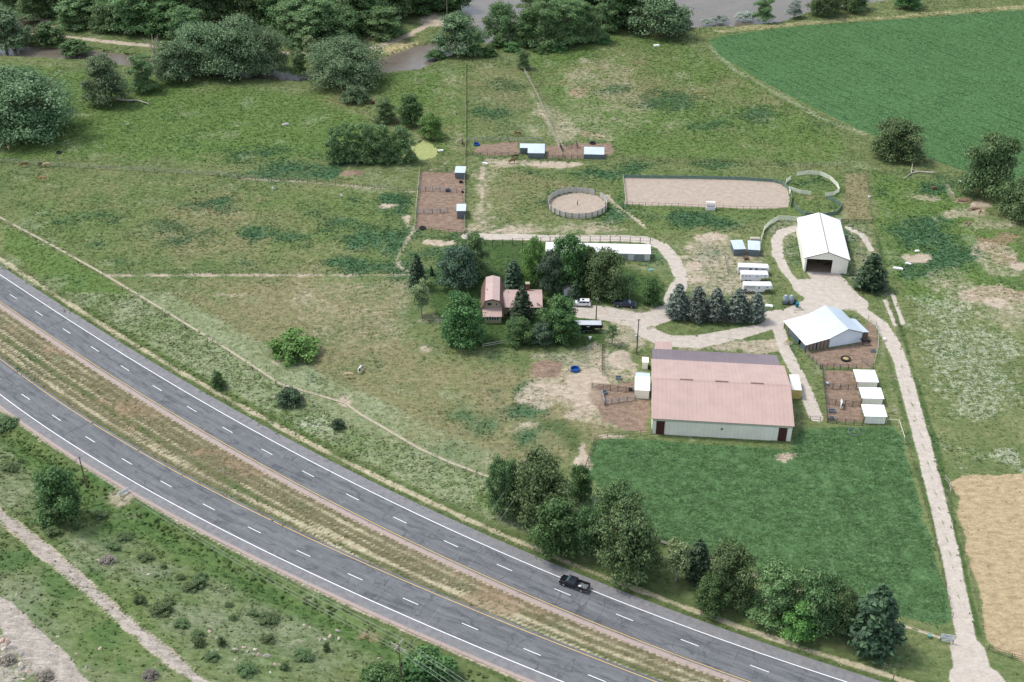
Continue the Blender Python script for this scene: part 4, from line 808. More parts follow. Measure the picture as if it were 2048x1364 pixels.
# ------------------------------------------------------------------ buildings
R_PINK = ribbed('pink_metal_roof', (208,179,168), 0, .91, .5); R_PINKY = ribbed('pink_metal_roof_house', (214,188,180), 1, .6, .5); R_GREYM = ribbed('mauve_metal_roof', (150,136,140), 0, .91, .4, .3)
R_WHITE = ribbed('white_metal_roof', (250,250,250), 0, .91, .5, k=.85, sf=.06); R_WHITEY = ribbed('white_metal_roof_lengthwise', (250,250,250), 1, .91, .5, k=.85, sf=.06)
R_BLUE = ribbed('galvanised_roof', (208,222,234), 0, .76, .4, .12, k=.85, sf=.08); R_BLUEY = ribbed('galvanised_roof_lengthwise', (206,220,232), 1, .91, .4, .12, k=.85, sf=.08)
W_CREAM = ribbed('cream_metal_wall', (248,244,230), 0, .91, .6, k=.95, sf=.08, stain=(170,160,130)); W_CREAMY = ribbed('cream_metal_wall_end', (236,236,222), 1, .91, .6, k=.85, sf=.08, stain=(170,160,130))
W_GREY = ribbed('grey_metal_wall', (124,136,144), 0, .76, .5, .2, sf=.12); W_GREYY = ribbed('grey_metal_wall_end', (120,132,140), 1, .76, .5, .2, sf=.12)
W_BLUE = ribbed('pale_blue_metal_wall', (228,236,244), 0, .91, .5, k=.92, sf=.08)
W_BEIGE = simple('beige_siding', (206,190,160), .8, var=.08); DARKRED = simple('dark_red_paint', (88,52,48), .7, var=.2); BROWN = simple('brown_metal_slope', (142,112,104), .6, var=.12)
DARK = simple('dark_interior', (44,42,42), .9); GLASS = simple('window_glass', (58,70,80), .15, spec=.6, var=.2); WHITE = simple('white_paint', (246,246,246), .5, k=.85, var=.04, dirt=(200,196,186)); TRIM = simple('pale_green_trim', (222,226,208), .6, var=.05)
WOODP = simple('weathered_wood', (160,148,134), .9, var=.28, scale=2.5); WOODD = simple('dark_weathered_wood', (112,100,90), .9, var=.3, scale=2.5); PALEWOOD = simple('pale_fence_wood', (200,196,178), .9, var=.2, scale=2)
STEEL = simple('galvanised_steel', (160,168,174), .45, .4, var=.15); DSTEEL = simple('dark_pipe', (92,86,80), .7, .2, var=.2); BLACK = simple('black_rubber', (44,44,46), .8, var=.2); CONC = simple('concrete', (196,186,162), .9, var=.15, scale=1.2, dirt=(150,142,120))
def slab(prof, x0, x1, th=.12):
    """roof sheet over a two-point profile [(y,z),(y,z)] along x"""
    m = MB(); (ya, za), (yb, zb) = prof; m.ext([(ya, za), (yb, zb), (yb, zb+th), (ya, za+th)], x0, x1); return m
def walls_hollow(m, x0, y0, x1, y1, h, th=.12, open_front=None, open_left=None):
    if open_front:
        a, b, hh = open_front
        m.box(x0, y0, 0, a, y0+th, h); m.box(b, y0, 0, x1, y0+th, h); m.box(a, y0, hh, b, y0+th, h)
    else: m.box(x0, y0, 0, x1, y0+th, h)
    m.box(x0, y1-th, 0, x1, y1, h); m.box(x1-th, y0+th, 0, x1, y1-th, h)
    if open_left is None: m.box(x0, y0+th, 0, x0+th, y1-th, h)
    return m
def rot(p, q): return math.atan2(q[1]-p[1], q[0]-p[0])
# --- big pink-roofed riding barn
bl_, br_ = W(1303.1,867.3), W(1580.8,883.1); rz = rot(bl_, br_); Lb = 29.1; D1, D2 = 22.0, 28.0; EV, RG, BK = 4.2, 6.65, 3.0
t = thing('riding_barn', 'large cream barn with pink metal roof beside the alfalfa', 'barn', bl_, rz)
m = MB(); m.ext([(0,-.2),(D1,-.2),(D1,EV),(D1/2,RG),(0,EV)], 0, Lb); wl = m.build('wall', W_CREAM, t)
m = MB(); m.ext([(D1+.002,-.2),(D2,-.2),(D2,BK),(D1+.002,EV-.1)], .4, Lb-.9); m.build('lean_to_wall', W_CREAM, t)
m = MB(); m.box(-.03, -.04, 3.45, Lb+.03, -.004, EV-.02); m.build('trim_band', TRIM, t)
rf = slab([(-.35, EV-.05), (D1/2-.02, RG+.02)], -.3, Lb+.3).build('roof', R_PINK, t); slab([(D1/2+.02, RG+.03), (D1+.3, EV-.03)], -.3, Lb+.3).build('roof', R_PINK, t, label='far pink roof slope')
slab([(D1+.35, EV-.25), (D2+.3, BK-.02)], 0, Lb-.6).build('lean_to_roof', R_GREYM, t, label='mauve grey roof of the rear lean-to')
m = MB(); m.ext([(D1/2-.3, RG+.1), (D1/2+.3, RG+.1), (D1/2, RG+.24)], -.32, Lb+.32); m.build('ridge_cap', R_PINK, t)
for f in (.245, .505, .765):
    m = MB(); m.box(Lb*f-1.4, D1/2-.16, RG+.18, Lb*f+1.4, D1/2+.16, RG+.3); m.build('ridge_vent', simple('vent_brown', (150,116,110), .6), t)
for x0 in (.85, Lb-2.75):
    m = MB(); m.box(x0, -.09, 0, x0+1.75, -.045, 3.4); d = m.build('door', DARKRED, t); m = MB(); m.box(x0-.12, -.085, 3.4, x0+1.87, -.042, 3.5); m.build('door_rail', DARKRED, t)
m = MB(); m.tube((14.6,-.03,2.3), (14.6,-.12,2.3), .22, .22, 12); m.build('wall_lamp', simple('green_enamel', (70,110,100), .4), t)
def P3(px, py, z=0): return W(px, py, z)
def shed(name, label, cat, fl, rz, w, d, hf, hb, wm, rm, group=None, front_open=None, oh=.15, roof='roof', wname='wall', left_open=False):
    """single-pitch shed: front-left corner fl, width w, depth d, front and back heights"""
    t = thing(name, label, cat, fl, rz, group); m = MB(); th = .08
    if left_open:
        m.ext([(0,0),(w,0),(w,hf),(0,hf)], 0, th, 'y'); m.ext([(0,0),(w,0),(w,hb),(0,hb)], d-th, d, 'y')
        m.ext([(th,0),(d-th,0),(d-th,hb-.04),(th,hf-.04)], w-th, w, 'x')
    else: m.ext([(0,-.1),(d,-.1),(d,hb),(0,hf)], 0, w)
    m.build(wname, wm, t)
    slab([(-oh, hf-.02+(hf-hb)*oh/d), (d+oh, hb-.02+(hb-hf)*oh/d)], -oh, w+oh, .08).build(roof, rm, t)
    return t
# annexes on the barn's left end
fl = W(1269.3,796.5); t = shed('barn_annex', 'white-roofed cream annex on the left end of the big barn', 'shed', fl, rz, 3.1, 4.1, 2.3, 3.0, W_CREAM, R_WHITE)
w_ = W(1270.5,752,2.2); t = shed('barn_annex', 'low pale-roofed annex behind the white-roofed one at the barn end', 'shed', (w_[0]+.1, fl[1]+4.3, 0), rz, 2.9, 2.0, 2.3, 2.5, W_CREAM, R_BLUE)
w_ = W(1282,740,0); t = shed('feed_bin', 'narrow cream bin standing tall against the barn corner', 'bin', (w_[0]+.3, w_[1]+.3, 0), rz, 1.2, 1.6, 2.0, 2.2, W_CREAM, W_CREAM); 
m = MB(); m.box(1.3, .1, 0, 1.75, .6, .9); m.build('tank', BLACK, t)
a = W(1312,698,2.35); b = W(1343,698.5,2.35); t = shed('pump_house', 'small pink-roofed hut behind the rear of the big barn', 'hut', (a[0], a[1], 0), rot(a, b), float(np.linalg.norm(b-a)), 2.6, 2.35, 2.6, W_CREAM, R_PINK)
m = MB(); m.tube((-.25,-.25,-.1),(-.25,-.25,2.5),.05); m.build('post', WHITE, t)
# yellow storage box
a, b = W(1581,797), W(1600,798); t = thing('storage_container', 'yellow storage box with rust-patched white roof beside the barn', 'container', a, rot(a, b)); m = MB(); m.box(0,0,0,2.15,6.0,2.3); m.build('body', ribbed('yellow_sheet', (226,206,136), 0, .3, .6), t)
m = MB(); m.box(-.04,-.04,2.303,2.19,6.04,2.4); m.build('roof', simple('rusty_white_roof', (248,246,242), .6, k=.85, var=.03, scale=.9, dirt=(196,150,120)), t, bevel=.05)
m = MB(); m.box(.2,-.04,.1,1.0,-.004,2.1); m.build('door', simple('yellow_door', (214,192,120), .6), t); m = MB(); m.box(1.1,-.04,.1,1.9,-.004,2.1); m.build('door', MATS['yellow_door'], t)
# --- white drive-in garage
a = np.array([76.1,272.75,0]); rz = -.112; t = thing('drive_in_garage', 'tall white gable garage with dark open doorway', 'garage', a, rz); GW, GD, GE, GR = 11.0, 21.9, 4.25, 6.2
m = MB(); walls_hollow(m, 0, 0, GW, GD, GE, .14, (.45, 7.0, 3.9)); m.build('wall', W_CREAM, t)
for yy in (0, GD-.14):
    m = MB(); m.ext([(0, GE+.002), (GW, GE+.002), (GW/2, GR)], yy, yy+.14, 'y'); m.build('gable', W_CREAM, t)
for sx in (0, 1):
    m = MB(); x0, x1 = (-.35, GW/2) if sx == 0 else (GW/2, GW+.35); z0, z1 = (GE-.1, GR+.03) if sx == 0 else (GR+.03, GE-.1)
    m.ext([(x0, z0), (x1, z1), (x1, z1+.12), (x0, z0+.12)], -.4, GD+.4, 'y'); m.build('roof', R_WHITEY, t)
m = MB(); m.ext([(GW/2-.2, GR+.1), (GW/2+.2, GR+.1), (GW/2, GR+.22)], -.42, GD+.42, 'y'); m.build('ridge_cap', simple('ridge_grey', (176,174,168), .6), t)
for s in (0, 1):
    m = MB(); p0 = (-.4 if s == 0 else GW+.4, -.43, GE-.06); p1 = (GW/2, -.43, GR+.06); m.bar(p0, p1, .06, .2); m.build('rake_trim', WOODD, t)
m = MB(); m.box(.2,.2,.005,GW-.2,GD-.2,.03); m.build('floor', simple('garage_floor', (150,136,122), .9), t)
# tractor parked inside the garage
def wheel(parent, x, y, r, w, rim=STEEL, ax='y'):
    m = MB(); m.tube((x, y-w/2, r), (x, y+w/2, r), r, r, 18); q = m.build('wheel', BLACK, parent); m = MB(); m.tube((x, y-w/2-.012, r), (x, y+w/2+.012, r), r*.6, r*.6, 14); m.build('rim', rim, q); return q
tr = thing('farm_tractor', 'farm tractor parked in the shade inside the white garage', 'tractor', (80.5, 281, .03), 1.35); RED = simple('red_paint', (150,44,40), .4)
m = MB(); m.box(.2,-.4,.7,1.9,.4,1.5); m.build('hood', RED, tr, bevel=.08); m = MB(); m.box(-1.1,-.55,.8,.2,.55,1.3); m.build('rear_body', RED, tr, bevel=.05); m = MB(); m.box(-.9,-.5,1.3,.1,.5,2.4); m.build('cab', GLASS, tr, bevel=.08)
for x, y, r, w in ((-.6,-.8,.75,.4),(-.6,.8,.75,.4),(1.5,-.6,.42,.25),(1.5,.6,.42,.25)): wheel(tr, x, y, r, w, RED)
# --- grey metal barn with white lean-to
o = np.array([74.76,236.73,0]); rz = math.atan2(2.43, 8.16); t = thing('hay_barn', 'blue-grey metal barn with white lean-to roof by the drive', 'barn', o, rz); bw, bd = 8.5, 10.6
m = MB(); m.ext([(0,-.1),(bw,-.1),(bw,2.7),(bw/2,4.4),(0,2.7)], 0, bd, 'y'); m.build('wall', W_BLUE, t)
for s in (0, 1):
    m = MB(); x0, z0, x1, z1 = (-.1,2.68,bw/2,4.42) if s == 0 else (bw/2,4.42,bw+.25,2.62)
    m.ext([(x0,z0),(x1,z1),(x1,z1+.1),(x0,z0+.1)], -.3, bd+.25, 'y'); m.build('roof', R_BLUEY, t)
    m = MB(); m.bar((x0,-.33,z0+.02), (x1,-.33,z1+.02), .05, .16); m.build('rake_trim', WOODD, t)
m = MB(); m.ext([(-6.6,1.95),(-.12,2.72),(-.12,2.8),(-6.6,2.03)], -.35, bd+.2, 'y'); m.build('lean_to_roof', R_WHITEY, t, label='bright white lean-to roof')
for k in range(20):   # vertical planks of the lean-to's front
    x0 = -6.35+k*.315
    m = MB(); zt = 1.93+.119*(x0+6.45); m.hexa([(x0,-.01,-.1),(x0+.29,-.01,-.1),(x0+.29,.04,-.1),(x0,.04,-.1)], [(x0,-.01,zt),(x0+.29,-.01,zt+.03),(x0+.29,.04,zt+.03),(x0,.04,zt)])
    if k not in (9,): m.build('plank', WOODP if k % 3 else WOODD, t)
m = MB(); m.box(-6.36,.05,-.1,-6.28,2.2,1.9); m.box(-6.36,3.2,-.1,-6.28,8.2,1.9); m.build('side_wall', W_GREYY, t)
for x, y in ((-6.3,bd-.1),(-6.3,8.4),(-3,bd-.1)):
    m = MB(); m.box(x-.08,y-.08,-.1,x+.08,y+.08,1.92+.119*(x+6.45)); m.build('post', WOODD, t)
m = MB(); m.box(-5.6,8.8,0,-3.4,10.2,.9); m.build('loading_table', PALEWOOD, t)
m = MB(); m.ext([(bw+.25,2.5),(bw+1.9,2.15),(bw+1.9,2.22),(bw+.25,2.58)], .2, 6.5, 'y'); m.build('side_roof', R_BLUEY, t); m = MB(); m.box(bw+.02,.25,-.1,bw+1.75,.33,2.15); m.box(bw+1.67,.33,-.1,bw+1.75,6.3,2.1); m.build('side_shed_wall', WOODD, t)
# --- three white horse shelters
for i, (fl, d, hb, lb) in enumerate([((77.08,219.8,0),4.3,2.15,'top white horse shelter of three, with a ridged roof'),((76.66,213.5,0),3.6,2.2,'middle white horse shelter of the three beside the drive'),((75.6,206.9,0),3.6,2.3,'lowest white horse shelter of three, next to the alfalfa')]):
    t = shed('horse_shelter', lb, 'shelter', fl, -.045, 4.6, d, 1.95, hb, W_CREAM, R_WHITE, 'white horse shelters', left_open=True)
    for x in (.02, 4.56):
        m = MB(); m.box(x-.05,-.07,-.05,x+.05,-.01,1.9); m.build('corner_post', DARKRED, t)
# --- two small grey sheds, grey pasture shelters
for fl, q, lb in [((59.2,281.4,0),(62.28,281.6,0),'left of two small grey sheds with pale roofs'),((62.94,281.32,0),(65.67,280.93,0),'right of two small grey sheds with pale roofs')]: shed('tool_shed', lb, 'shed', fl, rot(fl, q), 2.95, 4.2, 1.95, 2.3, W_GREY, R_BLUE, 'small grey sheds')
G_ = 'grey pasture shelters'
shed('pasture_shelter', 'grey shelter with silvery roof in the lower brown pen', 'shelter', (-15.5,303.0,0), .02, 2.4, 5.0, 2.4, 2.0, W_GREY, R_BLUE, G_); shed('pasture_shelter', 'grey shelter with silvery roof at the top corner of the brown pen', 'shelter', (-17.1,329.2,0), -.06, 2.9, 3.6, 2.0, 2.3, W_GREY, R_BLUE, G_)
t = shed('pasture_shelter', 'L-shaped grey shelter with pale roof beside the blue trough pen', 'shelter', (4.98,344.0,0), -.03, 5.0, 5.6, 1.75, 2.3, W_GREY, R_BLUE, G_); m = MB(); m.ext([(3.2,-.1),(5.58,-.1),(5.58,2.28),(3.2,2.05)], -2.5, -.02); m.build('side_wall', W_GREY, t); slab([(3.0,2.02),(5.75,2.29)], -2.65, -.17, .08).build('side_roof', R_BLUE, t)
shed('pasture_shelter', 'low wide grey shelter with pale roof at the fence corner', 'shelter', (22.45,343.6,0), -.06, 6.0, 4.0, 1.55, 2.1, W_GREY, R_BLUE, G_)
# --- long white stable
a = np.array([9.0,280.0,0]); b = np.array([36.6,278.6,0]); t = shed('stable', 'long white-roofed stable half hidden by the yard trees', 'stable', a, rot(a, b), 27.6, 3.9, 2.05, 2.6, simple('white_stable_wall', (232,234,232), .6, k=.85, var=.05), R_WHITE)
for x0 in (19.0, 23.3):
    m = MB(); m.box(x0,-.06,.1,x0+2.8,-.01,1.75); q = m.build('stall_door', simple('stall_grey', (196,200,200), .6), t)
    for k in range(5):
        m = MB(); m.box(x0,-.1,.3+k*.3,x0+2.8,-.065,.34+k*.3); m.build('bar', DSTEEL, q)
# --- house
t = thing('house', 'gambrel-roofed house with pink roof and low side wing', 'house', (-4.75,247.4,0), 0); hx = lambda x: x+4.75; hy = lambda y: y-247.4
prof = [(-7.75,2.1),(-6.55,5.0),(-4.76,5.5),(-2.98,5.0),(-1.75,2.1)]; y0, y1 = hy(249.9), hy(260.8)
m = MB(); m.ext([(hx(-7.55),-.1),(hx(-1.95),-.1),(hx(-1.95),2.3),(hx(-3.1),4.85),(hx(-4.76),5.35),(hx(-6.42),4.85),(hx(-7.55),2.3)], y0, y1, 'y'); m.build('wall', W_BEIGE, t)
for i, (p, q) in enumerate(zip(prof[:-1], prof[1:])):
    m = MB(); m.ext([(hx(p[0]),p[1]),(hx(q[0]),q[1]),(hx(q[0]),q[1]+.1),(hx(p[0]),p[1]+.1)], y0-.45, y1+.3, 'y'); m.build('roof', R_PINKY if i in (1,2) else BROWN, t)
    m = MB(); m.bar((hx(p[0]),y0-.48,p[1]+.02),(hx(q[0]),y0-.48,q[1]+.02),.05,.2); m.build('rake_trim', DARKRED, t)
for x0, x1, z0, z1 in ((-6.0,-4.95,3.55,4.35),(-4.0,-3.6,3.6,4.2)):
    m = MB(); m.box(hx(x0)-.06,y0-.05,z0-.06,hx(x1)+.06,y0-.01,z1+.06); w = m.build('window', WHITE, t); m = MB(); m.box(hx(x0),y0-.07,z0,hx(x1),y0-.052,z1); m.build('pane', GLASS, w)
m = MB(); m.ext([(hy(247.4),-.1),(y0-.01,-.1),(y0-.01,2.75),(hy(247.4),2.0)], hx(-7.05), hx(-2.6)); m.build('sunroom_wall', W_BEIGE, t); slab([(hy(247.15),1.93),(y0-.02,2.86)], hx(-7.2), hx(-2.45), .09).build('sunroom_roof', ribbed('pink_metal_roof_sunroom', (212,182,174), 0, .6, .5), t)
for k in range(6):
    x0 = hx(-6.85)+k*.62
    m = MB(); m.box(x0,hy(247.4)-.05,.95,x0+.55,hy(247.4)-.005,1.75); w = m.build('window', WHITE, t); m = MB(); m.box(x0+.05,hy(247.4)-.07,1.0,x0+.5,hy(247.4)-.052,1.7); m.build('pane', GLASS, w)
m = MB(); m.ext([(hy(251.5),-.1),(hy(259.0),-.1),(hy(259.0),2.4),(hy(255.6),3.4),(hy(251.5),2.2)], hx(-1.94), hx(7.15)); m.build('wing_wall', W_BEIGE, t)
slab([(hy(251.1),2.12),(hy(255.6),3.45)], hx(-2.2), hx(7.5), .1).build('wing_roof', ribbed('pink_metal_roof_wing', (214,186,178), 0, .6, .5), t); slab([(hy(255.62),3.45),(hy(259.4),2.35)], hx(-2.2), hx(7.5), .1).build('wing_roof', MATS['pink_metal_roof_wing'], t)
m = MB(); m.bar((hx(-2.2),hy(251.08),2.15),(hx(7.5),hy(251.08),2.15),.05,.16); m.build('fascia', DARKRED, t)
for x0 in (5.4, 1.2):
    m = MB(); m.box(hx(x0),hy(251.5)-.05,1.0,hx(x0)+.9,hy(251.5)-.005,1.8); w = m.build('window', WHITE, t); m = MB(); m.box(hx(x0)+.06,hy(251.5)-.07,1.06,hx(x0)+.84,hy(251.5)-.052,1.74); m.build('pane', GLASS, w)
m = MB(); m.box(hx(3.5),hy(258.4),2.2,hx(4.3),hy(259.2),4.6); ch = m.build('chimney', simple('chimney_brick', (120,84,72), .9), t); m = MB(); m.box(hx(3.35),hy(258.25),4.603,hx(4.45),hy(259.35),4.75); m.build('chimney_cap', CONC, ch)
m = MB(); m.tube((hx(6.3),hy(252.1),2.5),(hx(6.3),hy(252.1),2.95),.05); m.tube((hx(6.3),hy(251.9),2.85),(hx(6.3),hy(252.0),3.0),.05,.4,12); m.build('satellite_dish', STEEL, t)
for x, y, z in ((-.9,256.4,3.35),(-6.1,254.5,5.2),(.2,253,2.85)):
    m = MB(); m.tube((hx(x),hy(y),z-.2),(hx(x),hy(y),z+.35),.1,.1,8); m.build('roof_vent', STEEL, t)
m = MB(); m.tube((hx(-.9),hy(251.0),0),(hx(-.9),hy(251.0),.9),.3,.25,10); q = m.build('barbecue', BLACK, t)
# garden shed
a = W(1128,592); t = thing('garden_shed', 'small white gabled shed under the dark yard trees', 'shed', (a[0],a[1],0), .1); m = MB(); m.ext([(0,-.1),(2.6,-.1),(2.6,2.0),(1.3,2.7),(0,2.0)], 0, 4.0, 'y'); m.build('wall', WHITE, t)
for p, q in (((-.15,1.95),(1.3,2.74)),((1.3,2.74),(2.75,1.95))):
    m = MB(); m.ext([p,q,(q[0],q[1]+.08),(p[0],p[1]+.08)], -.2, 4.2, 'y'); m.build('roof', simple('grey_shingle', (150,142,134), .9, var=.2), t)
m = MB(); m.box(.9,-.04,0,1.7,-.005,1.7); m.build('door', PALEWOOD, t)
# judge's stand at the arena rail
a = W(1412,421); t = thing('judge_stand', 'small white open box on the near rail of the riding arena', 'stand', a, -.05); m = MB(); m.box(0,0,0,2.6,.08,1.0); m.box(0,1.5,0,2.6,1.58,1.3); m.box(0,.08,0,.08,1.5,1.0); m.box(2.52,.08,0,2.6,1.5,1.0); m.build('panel', WHITE, t); m = MB(); m.box(.1,.1,.4,2.5,1.48,.5); m.build('deck', WOODP, t)
for x in (0,2.55):
    m = MB(); m.box(x,1.58,0,x+.06,1.66,2.1); m.build('post', WHITE, t)
m = MB(); m.box(0,.9,2.1,2.6,1.7,2.16); m.build('canopy', WHITE, t)

# ------------------------------------------------------------------ fences
def resample(pts, step):
    out = [pts[0]]; acc = 0
    for a, b in zip(pts[:-1], pts[1:]):
        d = np.linalg.norm(b[:2]-a[:2]); n = max(1, int(round(d/step)))
        for k in range(1, n+1): out.append(a+(b-a)*k/n)
    return out
POSTM = {}
def fence(label, pix, h=1.3, step=3.0, rails=3, mat=WOODP, pmat=None, r=.07, rail_r=.045, name='fence', panel=None, plank=False, group=None, sag=.02):
    pmat = pmat or mat; pts = resample([np.array(P(*p)) for p in pix], step); o = pts[0]
    t = thing(name, label, 'fence', o, 0, group); key = (pmat.name, round(h, 2), r)
    if key not in POSTM:
        m = MB(); m.tube((0,0,-.2),(0,0,h+.08),r,r*.9,6); POSTM[key] = m.mesh('post', pmat)
    for p in pts: put('post', POSTM[key], t, tuple(p-o), random.uniform(0, 3), (1, 1, random.uniform(.93, 1.07)))
    for k in range(rails):
        z = h*(k+1)/rails-.06; m = MB()
        for a, b in zip(pts[:-1], pts[1:]):
            A_, B_ = Vector(a-o)+Vector((0,0,z+random.uniform(-sag,sag))), Vector(b-o)+Vector((0,0,z+random.uniform(-sag,sag)))
            if plank: m.bar(A_, B_, rail_r, rail_r*3.4)
            else: m.tube(A_, B_, rail_r, rail_r, 5)
        m.build('rail', mat, t)
    if panel:
        for a, b in zip(pts[:-1], pts[1:]):
            m = MB(); A_, B_ = Vector(a-o)+Vector((0,0,h*.5)), Vector(b-o)+Vector((0,0,h*.5)); m.bar(A_, B_, .02, h*.92); m.build('panel', panel, t)
    return t
GREENMESH = simple('green_windbreak_mesh', (118,146,130), .85, var=.2, scale=1.0); WVIN = simple('white_vinyl', (240,240,222), .6, k=.88, var=.08); ROUNDM = simple('round_pen_panel', (206,204,196), .85, var=.18, scale=1.2); WIREP = simple('steel_fence_post', (110,96,82), .8)
F_ = fence
F_('pale rail fence running straight down from the creek to the pens', [(931,128),(931,200),(931,282),(930,335)], 1.35, 2.6, 3, PALEWOOD, WOODP, plank=True)
F_('pale rail fence along the right side of the brown pens', [(929,342),(929,400),(930,468)], 1.35, 2.6, 3, PALEWOOD, WOODP, plank=True)
F_('diagonal pale rail fence from the young tree to the corral gate', [(1048,142),(1073,190),(1100,250),(1124,314)], 1.35, 3, 3, PALEWOOD, WOODP, plank=True)
F_('pale pipe fence across the left pasture below the huge willow', [(0,324),(60,330),(200,338),(310,344),(460,353),(474,358)], 1.3, 3.2, 3, simple('pale_pipe', (168,166,156), .7), WIREP, .06, .05)
F_('post and wire fence beside the dark weed bank', [(478,358),(560,363),(690,372),(832,384)], 1.3, 2.8, 3, WOODP, WOODD, .06, .03)
F_('pale left rail of the brown pens', [(840,340),(836,385),(832,420),(830,460)], 1.4, 2.6, 3, PALEWOOD, WOODP, plank=True); F_('pipe rail at the top of the brown pens', [(840,341),(912,345)], 1.4, 2.6, 3, DSTEEL)
F_('double pipe rail between the upper and middle brown pens', [(837,381),(880,383),(914,386)], 1.4, 2.4, 4, STEEL, DSTEEL); F_('grey panel rail between the middle and lower brown pens', [(831,427),(865,427),(896,424)], 1.5, 2.4, 5, STEEL, DSTEEL); F_('wire fence at the bottom of the brown pens', [(830,460),(880,464),(929,469)], 1.2, 2.6, 2, DSTEEL)
F_('long back rail behind the blue trough corral', [(932,283),(1000,283),(1087,284)], 1.5, 3, 3, STEEL, WOODP); F_('wire fence in front of the blue trough corral', [(931,311),(990,311),(1045,312)], 1.2, 2.4, 3, DSTEEL)
F_('pipe gate fence between the two grey pasture shelters', [(1092,319),(1130,319),(1168,319)], 1.5, 2.2, 5, DSTEEL); F_('loading chute rails above the corral gate', [(1133,295),(1155,298),(1152,288)], 1.5, 2, 4, DSTEEL)
F_('long wire fence between the pasture and the arena', [(1210,320),(1300,322),(1500,328),(1600,334),(1640,338)], 1.3, 2.9, 3, WIREP, WOODD, .06, .025); F_('rail fence with a red gate post near the corner tree', [(1600,342),(1625,334),(1690,332)], 1.3, 2.6, 2, PALEWOOD, simple('red_post', (150,84,66), .8))
F_('pale left rail of the riding arena', [(1246,355),(1252,411)], 1.2, 2.6, 3, PALEWOOD, WOODP, plank=True); F_('dark post fence along the near side of the arena', [(1252,412),(1330,414),(1410,418)], 1.3, 1.9, 2, DSTEEL, WIREP, .06, .03); F_('dark post fence right of the judge stand along the arena', [(1432,419),(1500,421),(1572,422)], 1.3, 1.9, 2, DSTEEL, WIREP, .06, .03)
F_('green mesh fence along the far side and round end of the arena', [(1246,356),(1320,357),(1400,358),(1480,360),(1545,364),(1566,370),(1578,382),(1584,398),(1581,414)], 1.1, 3.2, 1, STEEL, STEEL, .05, .03, panel=GREENMESH)
F_('white rail fence curving round the upper grassy ring', [(1594,352),(1615,349),(1640,351),(1660,360),(1674,374),(1678,384),(1668,391),(1650,394)], 1.3, 2.3, 4, WVIN, WVIN, .08, .055, plank=True); F_('short white rail fence between arena and grassy ring', [(1571,374),(1572,366),(1581,360)], 1.3, 2, 4, WVIN, WVIN, .08, .055, plank=True); F_('white rail fence slanting between the two grassy rings', [(1580,390),(1578,381),(1600,388),(1620,391)], 1.3, 2, 4, WVIN, WVIN, .08, .055, plank=True)
F_('green mesh fence round the lower grassy ring', [(1653,398),(1668,404),(1681,411),(1681,419),(1672,429),(1640,434),(1610,431),(1597,424),(1588,411)], 1.1, 2.3, 1, STEEL, STEEL, .05, .03, panel=GREENMESH)
F_('white slatted fence bending behind the white garage', [(1524,478),(1528,462),(1540,450),(1556,441),(1580,442)], 1.5, 2.2, 4, WVIN, WVIN, .08, .06, plank=True); F_('white slatted fence straight behind the garage ridge', [(1580,442),(1620,443),(1680,446)], 1.4, 2.4, 4, WVIN, WVIN, .08, .06, plank=True); F_('wire fence from the garage to the boundary', [(1680,446),(1712,446),(1743,447)], 1.3, 2.2, 3, DSTEEL)
F_('white plank gate beside the small grey sheds', [(1519,505),(1522,480)], 1.6, 1.6, 3, WHITE, WHITE, .06, .05, plank=True)
F_('boundary fence down the right side of the ranch', [(1732,352),(1744,445),(1760,520),(1778,600),(1800,680)], 1.2, 4, 2, WIREP, WOODP, .07, .02)
F_('pasture divider fence from the ditch to the house', [(206,549),(400,549),(600,548),(760,547),(825,546)], 1.2, 3.4, 2, WIREP, WOODD, .07, .02); F_('low fence across the lawn behind the house', [(862,548),(960,546),(1050,546)], 1.1, 3, 2, WIREP, WOODD, .06, .02)
F_('sparse old posts along the concrete ditch', [(0,446),(110,502),(205,556),(330,632),(460,712),(600,800),(700,860),(840,918),(980,968)], 1.1, 9, 1, WIREP, WOODD, .09, .012)
F_('pale rail fence in front of the house garden', [(965,696),(1010,688),(1065,685),(1106,680)], 1.1, 2.5, 2, PALEWOOD, WOODP, plank=True); F_('dark wire fence along the paddock beside the gravel mound', [(1204,688),(1204,748)], 1.3, 2.2, 3, WIREP, WOODD)
F_('pipe panels of the small pen left of the barn', [(1184,776),(1206,780),(1236,782),(1268,786)], 1.4, 2, 4, DSTEEL); F_('mesh panels at the near side of the small barn pen', [(1209,810),(1238,805),(1270,800)], 1.3, 2, 4, STEEL, DSTEEL); F_('grey panel at the corner of the small barn pen', [(1203,785),(1210,812)], 1.4, 1.6, 5, STEEL, DSTEEL)
F_('wire fence between the brown barn pen and the alfalfa', [(1190,880),(1215,874),(1260,872),(1303,868)], 1.2, 2.4, 2, WIREP, WOODP); F_('wire fence down the bare sandy strip', [(1190,880),(1180,912),(1168,945)], 1.2, 2, 2, WIREP, WOODP)
F_('grey plank fence at the left of the hay barn pen', [(1611,708),(1625,722),(1640,737)], 1.5, 1.5, 5, WOODP, WOODD, .07, .03, plank=True); F_('pipe gates between the hay barn pen and the first shelter pen', [(1640,738),(1680,739),(1712,740)], 1.5, 1.7, 4, DSTEEL); F_('pale pipe rail round the right side of the hay barn pen', [(1736,640),(1752,652),(1757,668),(1755,700),(1746,736)], 1.3, 2.4, 2, PALEWOOD, STEEL); F_('grey plank panel at the right corner of the hay barn pen', [(1724,725),(1744,738)], 1.5, 1.5, 5, WOODP, WOODP, .06, .03, plank=True)
